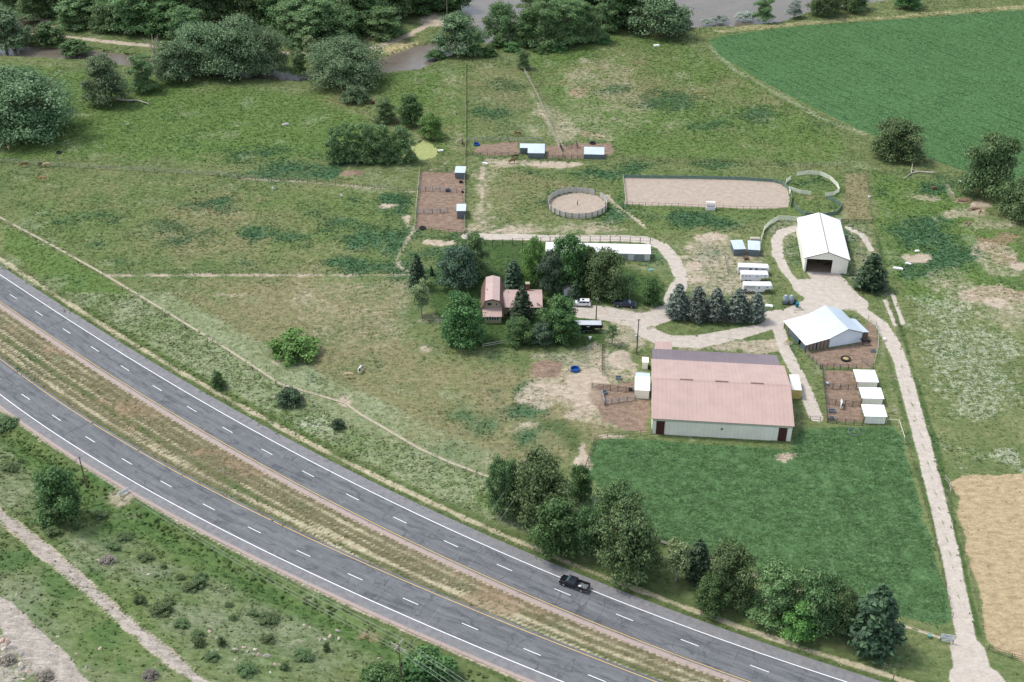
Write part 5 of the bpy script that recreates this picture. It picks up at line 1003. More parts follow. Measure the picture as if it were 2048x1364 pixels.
F_('left fence of the three shelter pens', [(1644,738),(1648,775),(1652,808),(1654,845)], 1.4, 2, 3, DSTEEL, WOODD); F_('dividing rail below the top shelter pen', [(1650,777),(1680,778),(1712,779)], 1.4, 2, 4, DSTEEL); F_('dividing rail below the middle shelter pen', [(1652,808),(1690,811),(1720,813)], 1.4, 2, 4, DSTEEL); F_('bottom fence of the lowest shelter pen', [(1656,845),(1690,848),(1725,850)], 1.3, 2, 4, DSTEEL)
F_('wire fence closing the gap between barn and shelter pens', [(1592,838),(1620,842),(1640,843)], 1.2, 2, 2, WIREP); F_('white pipe frame beside the lowest shelter', [(1772,846),(1797,848),(1808,882)], 1.1, 3.5, 1, WVIN, WVIN, .05, .05)
F_('tall dark posts of the pipe corral behind the white stable', [(985,492),(1045,489),(1100,486),(1180,484),(1240,485),(1300,488)], 1.9, 2.6, 2, DSTEEL, WOODD, .1, .03); F_('upper driveway fence beside the alfalfa', [(1808,870),(1842,985),(1878,1120),(1905,1235)], 1.2, 4, 2, WIREP, WIREP, .05, .015)
F_('wire fence along the right-hand verge of the driveway', [(1890,985),(1915,1060),(1940,1150),(1965,1260)], 1.1, 5, 2, WIREP, WIREP, .05, .015); F_('timber brace fence at the stubble field corner', [(1888,960),(1898,972),(1900,990)], 1.3, 1.5, 2, PALEWOOD, WOODP); F_('wire fence at the near end of the stubble field', [(1976,1300),(2022,1318),(2090,1332)], 1.3, 3, 3, WIREP, WOODD); F_('old timber fence left of the wood pile shed', [(1448,512),(1452,530),(1456,552)], 1.2, 2, 2, WOODP, WOODD)
# round pen
c = P(1155,411); t = thing('round_pen', 'round training pen of grey panels with a post in the middle', 'pen', c); R0 = 8.55; NP = 28; m = MB(); m.bar((0,0,0),(0,2*R0*math.sin(math.pi/NP)-.02,0),.05,.34); plk = m.mesh('plank', ROUNDM); m = MB(); m.box(-.07,-.07,-.2,.07,.07,1.85); pst = m.mesh('post', WOODD)
for i in range(NP):
    a = 2*math.pi*i/NP; x, y = R0*math.cos(a), R0*math.sin(a); put('post', pst, t, (x*1.012, y*1.012, 0), a)
    if i in (3,): continue
    for k in range(4): put('plank', plk, t, (x, y, .32+k*.42), a+math.pi/NP)
m = MB(); m.tube((0,0,0),(0,0,1.6),.09); m.tube((0,0,.6),(0,0,1.0),.16); m.build('snubbing_post', WOODD, t)
# irrigation ditch, in two runs
def ditch(pix, name='irrigation_ditch', w=.45):
    pts = np.array([P(*p) for p in pix]); cv = np.array(resample(list(pts), 2.5)); c2 = cv[:, :2]; m = MB(); o = [offset(c2, d) for d in (-w/2-.1, -w/2, w/2, w/2+.1)]; zz = cv[:, 2]
    n = len(cv)
    for zt, a, b in ((.12, 0, 1), (.12, 2, 3)):
        vs = []; fs = []
        for i in range(n): vs += [(o[a][i][0],o[a][i][1],zz[i]-.3),(o[a][i][0],o[a][i][1],zz[i]+zt),(o[b][i][0],o[b][i][1],zz[i]+zt),(o[b][i][0],o[b][i][1],zz[i]-.3)]
        for i in range(n-1):
            for k in range(4): fs.append((i*4+k, i*4+(k+1) % 4, i*4+4+(k+1) % 4, i*4+4+k))
        m.add(vs, fs)
    vs = []; fs = []
    for i in range(n): vs += [(o[1][i][0],o[1][i][1],zz[i]+.05),(o[2][i][0],o[2][i][1],zz[i]+.05)]
    for i in range(n-1): fs.append((i*2,i*2+1,i*2+3,i*2+2))
    m.add(vs, fs); return struct(m.build(name, CONC))
ditch([(-40,412),(0,435),(110,494),(205,547),(330,622),(460,702),(560,768),(690,806),(720,828),(840,898),(900,925),(985,957)]); ditch([(1320,1082),(1420,1118),(1520,1155),(1620,1190),(1720,1220),(1800,1250),(1880,1276)])
# ------------------------------------------------------------------ vehicles
def car_paint(name, rgb, k=.72): return simple(name, rgb, .22, 0, var=.03, k=k, spec=.6)
P_BLACK = car_paint('black_car_paint', (30,32,38)); P_NAVY = car_paint('navy_car_paint', (34,44,70)); P_WHITE = car_paint('white_car_paint', (248,248,250), .85); CHROME = simple('alloy', (206,208,210), .25, .6); LAMP_R = simple('red_lamp', (170,30,30), .3); LAMP_W = simple('clear_lamp', (236,240,240), .2); TEAL = simple('tinted_windscreen', (74,104,108), .1, spec=.7)
def pickup(label, loc, rz, paint, crew=1.35, cargo=True):
    """front towards +x, 5.5 m long"""
    t = thing('pickup_truck', label, 'pickup', loc, rz); wy = .93; xb = -2.72; xf = 2.72; cx0, cx1 = -.55, 1.55
    m = MB(); m.ext([(cx0,.42),(xf-.05,.42),(xf,.62),(xf,.92),(xf-.12,1.04),(cx1-.05,1.16),(cx0,1.16)], -wy, wy, 'y'); m.build('body', paint, t, bevel=.07, seg=3)
    m = MB(); m.box(xb,-wy,.45,cx0-.01,wy,.62); m.build('bed_floor', simple('grey_bed_liner', (120,126,130), .6), t)
    for s in (-1, 1):
        m = MB(); y0, y1 = (wy-.1, wy) if s > 0 else (-wy, -wy+.1); m.box(xb,y0,.623,cx0-.012,y1,1.16); m.build('bed_side', paint, t, bevel=.03)
    m = MB(); m.box(xb-.01,-wy+.1,.5,xb+.08,wy-.1,1.14); tg = m.build('tailgate', paint, t, bevel=.02)
    m = MB(); m.hexa([(cx0,-wy+.03,1.162),(cx1,-wy+.03,1.162),(cx1,wy-.03,1.162),(cx0,wy-.03,1.162)], [(cx0+.12,-wy+.2,1.72),(cx1-.75,-wy+.2,1.72),(cx1-.75,wy-.2,1.72),(cx0+.12,wy-.2,1.72)]); m.build('cab', paint, t, bevel=.06, seg=3)
    def quad(name, pts, mat, e=.012):
        v = [Vector(p) for p in pts]; n = (v[1]-v[0]).cross(v[2]-v[0]).normalized(); m = MB(); m.hexa([p+n*e*.2 for p in v], [p+n*e*1.6 for p in v]); return m.build(name, mat, t)
    quad('windscreen', [(cx1-.06,-wy+.14,1.22),(cx1-.06,wy-.14,1.22),(cx1-.68,wy-.27,1.66),(cx1-.68,-wy+.27,1.66)], TEAL)
    quad('rear_window', [(cx0+.01,wy-.2,1.24),(cx0+.01,-wy+.2,1.24),(cx0+.1,-wy+.3,1.64),(cx0+.1,wy-.3,1.64)], GLASS)
    for s in (-1, 1):
        yo, yi = s*(wy-.045), s*(wy-.19)
        for x0, x1, x2, x3 in ((.55,cx1-.2,cx1-.8,.52),(cx0+.2,.45,.42,cx0+.26)):
            p = [(x0,yo,1.24),(x1,yo,1.24),(x2,yi,1.66),(x3,yi,1.66)]; quad('side_window', p if s < 0 else p[::-1], GLASS)
        m = MB(); m.box(cx1-.35,s*wy-.02,1.2,cx1-.15,s*(wy+.2),1.35) if s > 0 else m.box(cx1-.35,s*(wy+.2),1.2,cx1-.15,s*wy+.02,1.35); m.build('mirror', BLACK, t)
        m = MB(); m.box(xf-.03,s*.62-.18,.74,xf+.025,s*.62+.18,.92); m.build('headlight', LAMP_W, t); m = MB(); m.box(xb-.04,s*.82-.09,.72,xb+.03,s*.82+.09,1.05); m.build('tail_light', LAMP_R, t)
    m = MB(); m.box(xf-.02,-wy+.05,.42,xf+.1,wy-.05,.6); m.build('front_bumper', CHROME, t, bevel=.03); m = MB(); m.box(xb-.14,-wy+.05,.42,xb-.02,wy-.05,.6); m.build('rear_bumper', CHROME, t, bevel=.03); m = MB(); m.box(xf-.01,-.4,.66,xf+.03,.4,.92); m.build('grille', BLACK, t)
    for x in (-1.7, 1.75):
        for s in (-1, 1):
            m = MB(); m.tube((x,s*(wy-.2),.38),(x,s*(wy+.012),.38),.38,.38,20); q = m.build('wheel', BLACK, t); m = MB(); m.tube((x,s*(wy-.1),.38),(x,s*(wy+.03),.38),.24,.22,16); m.build('rim', CHROME, q)
    if cargo:
        q = thing('white_sack', 'white sack lying in the bed of the black pickup', 'sack', loc+np.array([math.cos(rz)*-1.2-math.sin(rz)*.3, math.sin(rz)*-1.2+math.cos(rz)*.3, .623]), rz+.5); bm = bmesh.new(); bmesh.ops.create_icosphere(bm, subdivisions=3, radius=.3)
        rr = random.Random(4)
        for v in bm.verts: v.co = Vector((v.co.x*1.1, v.co.y*.8, max(v.co.z, -.16)*.8+.13))*(1+rr.uniform(-.05, .05))
        me = bpy.data.meshes.new('sack_body'); bm.to_mesh(me); bm.free(); me.materials.append(WHITE); put('sack_body', me, q)
    return t
u = (P(1172,1189)-P(1117,1170)); c = (P(1172,1189)+P(1117,1170))/2; rz = math.atan2(-u[1], -u[0]); nrm = np.array([-u[1], u[0], 0])/np.linalg.norm(u)
pickup('black pickup driving on the far carriageway', c+nrm*.95+np.array([0,0,.055]), rz, P_BLACK)
a, b = P(1229,614), P(1271,618); u = b-a; pickup('dark blue pickup parked under the yard trees', (a+b)/2+np.array([0,.9,.02]), math.atan2(u[1], u[0]), P_NAVY, cargo=False)
def suv(label, loc, rz):
    t = thing('parked_suv', label, 'car', loc, rz); wy = .9
    m = MB(); m.ext([(-2.25,.4),(2.2,.4),(2.3,.6),(2.25,.9),(1.2,1.06),(-2.2,1.1),(-2.3,.8)], -wy, wy, 'y'); m.build('body', P_WHITE, t, bevel=.08, seg=3)
    m = MB(); m.hexa([(-2.15,-wy+.04,1.08),(1.15,-wy+.04,1.08),(1.15,wy-.04,1.08),(-2.15,wy-.04,1.08)], [(-1.85,-wy+.2,1.66),(.35,-wy+.2,1.66),(.35,wy-.2,1.66),(-1.85,wy-.2,1.66)]); m.build('cabin', P_WHITE, t, bevel=.06, seg=3)
    def quad(name, pts, mat):
        v = [Vector(p) for p in pts]; n = (v[1]-v[0]).cross(v[2]-v[0]).normalized(); m = MB(); m.hexa([p+n*.004 for p in v], [p+n*.02 for p in v]); m.build(name, mat, t)
    quad('windscreen', [(1.1,-wy+.16,1.12),(1.1,wy-.16,1.12),(.42,wy-.27,1.6),(.42,-wy+.27,1.6)], TEAL); quad('rear_window', [(-2.13,wy-.2,1.15),(-2.13,-wy+.2,1.15),(-1.9,-wy+.28,1.58),(-1.9,wy-.28,1.58)], GLASS)
    for s in (-1, 1):
        yo, yi = s*(wy-.055), s*(wy-.185)
        for p in ([(.0,yo,1.14),(.95,yo,1.14),(.35,yi,1.6),(.0,yi,1.6)], [(-1.0,yo,1.14),(-.1,yo,1.14),(-.1,yi,1.6),(-1.0,yi,1.6)], [(-1.9,yo,1.2),(-1.15,yo,1.14),(-1.1,yi,1.58),(-1.7,yi,1.58)]): quad('side_window', p if s < 0 else p[::-1], GLASS)
        m = MB(); m.box(2.18,s*.62-.17,.72,2.31,s*.62+.17,.86); m.build('headlight', LAMP_W, t); m = MB(); m.box(-2.31,s*.72-.1,.8,-2.2,s*.72+.1,1.05); m.build('tail_light', LAMP_R, t)
    m = MB(); m.box(-.6,-.35,1.665,.0,.35,1.69); m.build('sunroof', GLASS, t); m = MB(); m.box(-2.33,-.8,.36,2.33,.8,.46); m.build('sill', BLACK, t)
    for x in (-1.38, 1.4):
        for s in (-1, 1):
            m = MB(); m.tube((x,s*(wy-.22),.34),(x,s*(wy+.01),.34),.34,.34,20); q = m.build('wheel', BLACK, t); m = MB(); m.tube((x,s*(wy-.1),.34),(x,s*(wy+.025),.34),.22,.2,16); m.build('rim', CHROME, q)
c = P(1163,614); suv('white SUV parked beside the black horse trailer', c+np.array([.1,.8,.02]), math.pi-.08)
def horse_trailer(label, loc, rz, L_, nose, body, roofm, stripes='', H=2.35, wy=1.05, group='white horse trailers'):
    """gooseneck trailer, nose towards +x, length L_ including the nose"""
    t = thing('horse_trailer', label, 'trailer', loc, rz, group); Lb = L_-nose
    m = MB(); m.ext([(0,.45),(Lb-.15,.45),(Lb+.15,.9),(Lb+.2,1.3),(L_-.25,1.3),(L_,1.6),(L_-.05,H-.2),(L_-.3,H),(0,H)], -wy, wy, 'y'); m.build('body', body, t, bevel=.1, seg=3)
    m = MB(); m.ext([(-wy-.01,H+.003),(wy+.01,H+.003),(wy-.25,H+.12),(-wy+.25,H+.12)], .05, L_-.35, 'x'); m.build('roof', roofm, t, bevel=.03)
    def dec(name, x0, x1, z0, z1, mat, s=-1): 
        m = MB(); y = s*wy; m.box(x0,min(y,y+s*.02),z0,x1,max(y,y+s*.02),z1); return m.build(name, mat, t)
    if 'w' in stripes:
        for x in (.25,1.15,2.0,3.9): dec('window', x, x+.45, 1.75, 1.95, GLASS)
        dec('window', L_-1.2, L_-.7, 1.85, 2.05, GLASS)
    if 's' in stripes:
        for z in (1.95,1.6): dec('slat_opening', .3, 2.9, z, z+.1, BLACK)
        dec('window', L_-1.6, L_-1.1, 1.75, 1.93, GLASS); dec('door_window', 3.75, 4.05, 1.5, 1.95, GLASS)
    if 'g' in stripes:
        for z, h in ((2.0,.06),(1.78,.12),(1.5,.06)): dec('stripe', .1, L_-.6, z, z+h, simple('grey_stripe', (120,122,124), .5))
        dec('door_window', 4.4, 5.0, 1.6, 2.1, GLASS); dec('window', 6.1, 6.7, 1.8, 2.05, GLASS); dec('stripe', 2.9, 3.5, 1.5, 2.05, BLACK)
    if 'b' in stripes:
        dec('trim_strip', .4, Lb-.2, .62, .7, CHROME); dec('name_plate', 3.0, 3.7, 1.75, 1.95, WHITE)
    for x in (1.5,2.35):
        for s in (-1, 1):
            m = MB(); m.tube((x,s*(wy-.25),.38),(x,s*(wy+.02),.38),.38,.38,18); q = m.build('wheel', BLACK, t); m = MB(); m.tube((x,s*(wy-.1),.38),(x,s*(wy+.04),.38),.22,.2,14); m.build('rim', CHROME, q)
    if 's' in stripes:
        m = MB(); m.tube((.55,-wy-.02,1.0),(.55,-wy-.2,1.0),.36,.36,18); q = m.build('spare_wheel', BLACK, t); m = MB(); m.tube((.55,-wy-.2,1.0),(.55,-wy-.23,1.0),.18,.16,12); m.build('rim', CHROME, q)
    m = MB(); m.tube((L_-.55,0,1.3),(L_-.55,0,.5),.07,.07,8); m.tube((L_-.55,-.5,1.3),(L_-.55,-.5,0.02),.05,.05,8); m.build('jack_leg', DSTEEL, t)
    return t
a, b = P(1475.5,549), P(1536,553); horse_trailer('rear white trailer with grey stripes and dark door window', (a+np.array([0,1.0,0])), -.08, 8.0, 1.0, P_WHITE, WHITE, 'g')
a = P(1481,564.5); horse_trailer('middle white gooseneck trailer with four small windows', a+np.array([0,1.05,0]), -.03, 7.1, 2.0, P_WHITE, WHITE, 'w')
a = P(1486,587); horse_trailer('front white trailer with slatted side and spare wheel', a+np.array([0,1.05,0]), -.02, 7.3, 2.0, P_WHITE, WHITE, 's')
a = P(1148,666); horse_trailer('black horse trailer with silvery roof near the house', a+np.array([0,1.05,0]), -.01, 6.9, 2.2, P_BLACK, simple('silver_trailer_roof', (216,222,228), .4, .2, k=.8), 'b', H=2.3, group='dark horse trailers')
for px, py, lb in [(686,70,'white van glimpsed between trees of the creek wood'),]:
    suv(lb, P(px, py), .4)
# ------------------------------------------------------------------ horses
def horse_mesh(name, graze, seed=0):
    me = bpy.data.meshes.new(name)
    neck = [(.98,0,1.28),(1.22,0,1.02),(1.45,0,.55),(1.55,0,.25)] if graze else [(.98,0,1.38),(1.2,0,1.68),(1.42,0,1.78),(1.72,0,1.6)]
    V = [(0,0,1.2),(-.45,0,1.24),(-.78,0,1.2),(.45,0,1.22),(.75,0,1.24)]+neck; Rr = [.33,.34,.26,.33,.29,.2,.14,.13,.075]
    E = [(0,1),(1,2),(0,3),(3,4),(4,5),(5,6),(6,7),(7,8)]
    def leg(root, pts, rs):
        p = root
        for q, r in zip(pts, rs): V.append(q); Rr.append(r); E.append((p, len(V)-1)); p = len(V)-1
    for s in (-1, 1):
        f = .1*s if not graze else .16*s
        leg(4, [(.74,.17*s,.95),(.74+f,.17*s,.55),(.7+f,.17*s,.1),(.76+f,.17*s,.03)], (.13,.075,.05,.065))
        leg(2, [(-.72,.18*s,.95),(-.62-f,.18*s,.68),(-.86-f,.18*s,.5),(-.82-f,.18*s,.1),(-.76-f,.18*s,.03)], (.17,.11,.075,.05,.065))
    leg(2, [(-1.02,0,1.12),(-1.1,0,.8),(-1.08,0,.5)], (.06,.075,.04))
    hd = V[7]; V += [(hd[0]-.03,.07,hd[2]+.17),(hd[0]-.03,-.07,hd[2]+.17)]; Rr += [.03,.03]; E += [(7,len(V)-2),(7,len(V)-1)]
    me.from_pydata(V, E, []); o = bpy.data.objects.new(name, me); COL.objects.link(o); sm = o.modifiers.new('skin', 'SKIN'); sm.use_smooth_shade = True
    for i, r in enumerate(Rr): me.skin_vertices[0].data[i].radius = (r*.86, r)
    me.skin_vertices[0].data[0].use_root = True
    ss = o.modifiers.new('sub', 'SUBSURF'); ss.levels = 1; ss.render_levels = 1
    dg = bpy.context.evaluated_depsgraph_get(); dg.update(); r = bpy.data.meshes.new_from_object(o.evaluated_get(dg)); r.name = name; bpy.data.objects.remove(o)
    r.materials.clear(); r.materials.append(None)
    for p in r.polygons: p.use_smooth = True
    return r
HG, HS = horse_mesh('horse_body', True), horse_mesh('horse_body', False)
def coat(name, a, b=None, sc=1.6, th=.5):
    if name in MATS: return MATS[name]
    t = NT(name); n = t.noise(t.obj(), sc, 2, .5); c = t.mix(t.step(n, th-.03, th+.03), C(*a), C(*(b or tuple(v*.85 for v in a)))); MATS[name] = t.set(c, .6, 0, .3); return MATS[name]
MANE = {}
def horse(label, px, py, ang, mesh, mat, mane=(40,34,32), s=1.0):
    w = P(px, py); t = thing('horse', label, 'horse', w, math.radians(ang)); t.scale = (s, s, s)
    b = put('body', mesh, t); b.material_slots[0].link = 'OBJECT'; b.material_slots[0].material = mat
    m = MB(); g = mesh is HG
    pts = [(.62,1.5),(.95,1.46),(1.2,1.2),(1.38,.82)] if g else [(.72,1.5),(.95,1.58),(1.16,1.86),(1.36,1.95)]
    for a, c in zip(pts[:-1], pts[1:]): m.bar((a[0],0,a[1]),(c[0],0,c[1]),.06,.16)
    k = 'mane_%d_%d_%d' % mane
    m.build('mane', simple(k, mane, .8), t)
BAY = coat('bay_coat', (132,84,58)); CHEST = coat('chestnut_coat', (160,104,76)); SORREL = coat('sorrel_coat', (196,146,108)); PALO = coat('palomino_coat', (232,204,160)); BLK = coat('black_coat', (44,40,42)); PAINT = coat('paint_coat', (242,240,236), (52,44,44), 1.1, .56); DBAY = coat('dark_bay_coat', (86,60,48)); BROWNR = coat('red_brown_coat', (140,84,64))
horse('bay horse grazing at the left end of the pasture fence', 49, 334, 8, HG, BAY); horse('dark horse beside a cream one at the pasture fence', 86, 334, 175, HG, DBAY); horse('cream horse beside a dark one at the pasture fence', 95, 334, 200, HG, PALO, (230,220,200)); horse('orange sorrel horse grazing below the pasture fence', 87, 362, 185, HG, SORREL, (190,120,80))
horse('palomino horse grazing in the dry pasture near a paint', 699, 756, 183, HG, PALO, (240,230,210)); horse('black and white paint horse beside the palomino', 721, 744, 75, HG, PAINT); horse('red chestnut horse grazing behind the blue trough corral', 1036, 272, 190, HG, BROWNR, (110,50,36)); horse('bay horse standing at the corral corner under a pole', 1024, 327, 2, HS, BAY); horse('cream-faced horse standing just behind the bay at the corral', 1030, 318, 10, HS, DBAY, (232,220,170)); horse('black horse beside the pale rails near the corral gate', 1122, 300, 100, HS, BLK); horse('dark brown horse left of the long straight fence', 925, 290, 95, HS, DBAY)
horse('white and black paint horse in the lowest shelter pen', 1682, 814, 80, HG, PAINT, (240,240,236)); horse('black horse standing by the right wall of the hay barn', 1731, 690, 185, HS, BLK)
# ------------------------------------------------------------------ utility poles and wires
POLE = simple('pole_wood', (132,116,100), .9, var=.2)
def pole(label, loc, h, arms=((0, 2.4, 0),), mat=POLE, xf=False, name='utility_pole'):
    t = thing(name, label, 'utility pole', loc); m = MB(); m.tube((0,0,-.4),(0,0,h),.17,.11,8); m.build('mast', mat, t); ends = []
    for dz, L_, ang in arms:
        c, s = math.cos(ang)*L_/2, math.sin(ang)*L_/2; m = MB(); z = h-.25-dz; m.bar((-c,-s,z),(c,s,z),.12,.14); am = m.build('crossarm', simple('crossarm_wood', (188,180,168), .9), t)
        for k in (-1,-.45,.45,1):
            m = MB(); m.tube((c*k*.95,s*k*.95,z+.07),(c*k*.95,s*k*.95,z+.26),.05,.05,6); m.build('insulator', simple('porcelain', (214,214,210), .3), am)
        ends.append([Vector(loc)+Vector((c*k*.95,s*k*.95,z+.26)) for k in (-1,-.45,.45,1)])
    if xf:
        m = MB(); m.tube((-.4,0,h*.44),(-.4,0,h*.44+1.0),.26,.26,12); m.build('transformer', simple('transformer_grey', (204,208,212), .5), t)
    return ends
def top_at(px, py, h):
    w = W(px, py, h)
    for _ in range(6): w = W(px, py, terr(w[0], w[1])+h)
    return np.array([w[0], w[1], terr(w[0], w[1])])
h1 = 9.5; p1 = top_at(797,1287,h1); rd = rot(LC[60], LC[61]); e1 = pole('utility pole with three crossarms beside the near carriageway', p1, h1, ((0,2.6,1.1),(.5,3.2,rd),(1.0,3.2,rd)))
p2 = top_at(158,913,8.0); e2 = pole('dark utility pole at the roadside left of the highway sign', p2, 8.0, ((0,2.6,rd+1.57),)); p3 = top_at(1070,909,9.0); e3 = pole('pole with a single crossarm rising from the highway tree belt', p3, 9.0, ((0,2.6,-.12),))
p4 = P(1273,708); e4 = pole('tall dark utility pole with a transformer beside the barn', p4, 9.6, ((0,.8,0),), WOODD, True); p5 = P(1192,640); e5 = pole('grey service pole standing behind the black horse trailer', p5, 6.2, ((.1,.6,0),)); p6 = P(894,28); pole('pale pole beside the creek road at the top', p6, 12, ((0,1.6,0),), PALEWOOD)
WIRE = simple('wire_metal', (178,182,176), .5, .3)
def wire(label, a, b, sag=1.2, r=.03, group=None):
    m = MB(); n = 14; q = [Vector(a).lerp(Vector(b), i/n)+Vector((0,0,-4*sag*(i/n)*(1-i/n))) for i in range(n+1)]
    for c, d in zip(q[:-1], q[1:]): m.tube(c, d, r, r, 4, False)
    tag(m.build('power_line', WIRE), label, 'wire', group)
far = Vector((p1[0], p1[1], p1[2]))+(Vector((p1[0], p1[1], p1[2]))-Vector((p2[0], p2[1], p2[2])))*.9; G2 = 'wires along the near roadside'
for k in range(4):
    kk = e1[0][k]; wire(['nearest','second','third','farthest'][k]+' of the four roadside wires from the three-armed pole to the dark pole', kk, e2[0][k], 2.0, group=G2); wire(['nearest','second','third','farthest'][k]+' of the four roadside wires leaving the three-armed pole to the right', kk, kk+(far-Vector(p1)), 2.0, group=G2)
for k in (0,3): wire(('left' if k == 0 else 'right')+' wire of the pair crossing both carriageways to the single-armed pole', e1[2][k], e3[0][k], 1.4, .022); wire(('left' if k == 0 else 'right')+' wire of the pair from the single-armed pole to the barn pole', e3[0][k], e4[0][k], 1.4, .022)
wire('wire from the barn pole to the grey service pole', e4[0][0], e5[0][0], .6, .012); wire('guy wire slanting down from the grey service pole', e5[0][1], Vector(P(1215,622)), 0, .02)
# ------------------------------------------------------------------ signs
a, b = P(1879,1283), P(1906,1287); t = thing('ranch_sign', 'white lettered ranch sign at the mouth of the driveway', 'sign', a, math.atan2(b[1]-a[1], b[0]-a[0])); Ls = float(np.linalg.norm(b-a)); INK = simple('sign_ink', (84,84,96), .7); SIGNW = simple('sign_white', (244,244,248), .5, k=.85, var=.03)
for x in (.05, Ls-.05):
    m = MB(); m.box(x-.06,-.05,-.1,x+.06,.05,2.05); m.build('post', WOODD, t)
m = MB(); m.box(-.05,-.09,.95,Ls+.05,-.055,2.0); bd = m.build('board', SIGNW, t); m = MB(); m.box(.3,-.09,.35,Ls-.35,-.055,.8); b2 = m.build('small_board', SIGNW, t)
rr = random.Random(3)
def lettering(parent, x0, x1, z, h, mat, y=-.094, gap=.34):
    """rows of letter strokes too small to read"""
    m = MB(); x = x0
    while x < x1:
        if rr.random() > .16: m.box(x, y, z, x+h*.12, y+.003, z+h); m.box(x+h*.14, y, z+rr.choice([0, h*.4, h*.8]), x+h*.5, y+.003, z+h*.0+rr.choice([h]))
        x += h*.75
    m.build('lettering', mat, parent)
lettering(bd, .25, Ls-.25, 1.72, .16, INK); lettering(bd, .35, Ls-.45, 1.34, .24, INK); lettering(bd, .2, Ls-.25, 1.06, .1, INK); lettering(b2, .45, Ls-.5, .5, .2, BLACK)
a, b = P(239,996), P(258,983); t = thing('highway_sign', 'white highway sign board seen edge-on at the near roadside', 'sign', a, math.atan2(b[1]-a[1], b[0]-a[0])); Ls = float(np.linalg.norm(b-a))
for x in (.3, Ls-.3):
    m = MB(); m.box(x-.05,-.04,-.4,x+.05,.04,1.5); m.build('post', WOODP, t)
m = MB(); m.box(0,-.08,.55,Ls,-.045,1.5); bd = m.build('board', SIGNW, t)
m = MB(); m.box(.1,-.1,.85,Ls-.1,-.083,.93); m.build('stripe', simple('sign_green', (120,150,140), .6), bd)
# ------------------------------------------------------------------ troughs, feeders, tanks and clutter
def ring(label, px, py, r, h, mat, cat='feeder', name='ring_feeder', inner=.86, group=None, fill=None):
    w = P(px, py); t = thing(name, label, cat, w, 0, group); m = MB(); m.disc_ring(r*inner, r, .02, h, 22); m.build('rim', mat, t, bevel=.02)
    m = MB(); n = 20; m.add([(r*inner*.98*math.cos(2*math.pi*i/n), r*inner*.98*math.sin(2*math.pi*i/n), .06 if fill is None else h*.7) for i in range(n)], [tuple(range(n))]); m.build('bottom', fill or mat, t); return t
BLUEP = simple('blue_plastic', (40,96,170), .35); HAY = simple('hay', (196,176,120), .95, var=.25, scale=4); GALV = STEEL; WATERM = simple('trough_water', (70,86,90), .1, spec=.6)
ring('blue round trough ring in the dirt beside the gravel mound', 1150, 741, 1.05, .7, BLUEP, 'trough', 'water_trough'); ring('blue round trough in the corral beside the long fence', 953, 290, .95, .6, BLUEP, 'trough', 'water_trough')
for x, y, r, lb in [(845,457,.95,'black tyre feeder in the lowest brown pen'),(896,382,.85,'black tyre feeder under the rail of the brown pens'),(1185,287,1.0,'black tyre feeder above the low wide grey shelter'),(1691,719,1.15,'black tyre feeder on hay in the hay barn pen'),(118,306,.9,'grey tyre lying in the grass right of the huge willow'),(922,365,.6,'dark feeder ring below the top corner shelter'),(925,385,.4,'small black bucket feeder at the right side of the brown pens')]: ring(lb, x, y, r, .42, BLACK, inner=.62, fill=HAY if y > 700 else None)
t = ring('thin grey pipe ring lying on the grass by the lowest shelter', 1708, 864, 1.3, .12, STEEL, 'pipe ring', 'pipe_ring', .93)
for o in [c for c in t.children if c.name.startswith('bottom')]: bpy.data.objects.remove(o)
def box_trough(label, px, py, rz, w, d, h, mat):
    t = thing('stock_trough', label, 'trough', P(px, py), rz); m = MB(); th = .06; m.box(0,0,0,w,th,h); m.box(0,d-th,0,w,d,h); m.box(0,th,0,th,d-th,h); m.box(w-th,th,0,w,d-th,h); m.box(th,th,.02,w-th,d-th,.1); m.build('tub', mat, t); m = MB(); m.box(th,th,h*.7,w-th,d-th,h*.72); m.build('contents', WATERM, t)
box_trough('grey tub with lid near the small barn pen, upper one', 1231, 760, -.1, 1.3, 1.0, .6, GALV); box_trough('grey tub at the corner panels of the small barn pen', 1206, 791, .4, 1.2, 1.0, .6, GALV); box_trough('dark tub against the annex wall of the barn', 1257, 783, 0, .9, .7, .6, BLACK); box_trough('grey trough at the right rail of the hay barn pen', 1741, 705, -.1, 1.3, .7, .5, GALV); box_trough('upper grey trough in the lowest shelter pen', 1657, 826, -.05, 1.5, .8, .6, GALV); box_trough('lower grey trough in the lowest shelter pen', 1659, 841, -.05, 1.0, .8, .6, GALV)
for x, y, lb in [(1570.5,610,'left of two pale blue upright tanks near the hay barn'),(1582,610,'right of two pale blue upright tanks near the hay barn')]:
    t = thing('fuel_tank', lb, 'tank', P(x, y)+np.array([0,.6,0]), 0, 'pale blue tanks'); m = MB(); m.tube((0,0,.25),(0,0,2.2),.62,.62,18); m.tube((0,0,2.2),(0,0,2.4),.62,.25,18); m.build('shell', simple('pale_blue_tank', (156,172,188), .5, .1), t, True)
    m = MB(); m.box(-.6,-.6,0,.6,.6,.22); m.build('stand', DSTEEL, t); m = MB(); m.tube((0,0,2.4),(0,0,2.52),.16,.16,10); m.build('lid', WHITE, t)
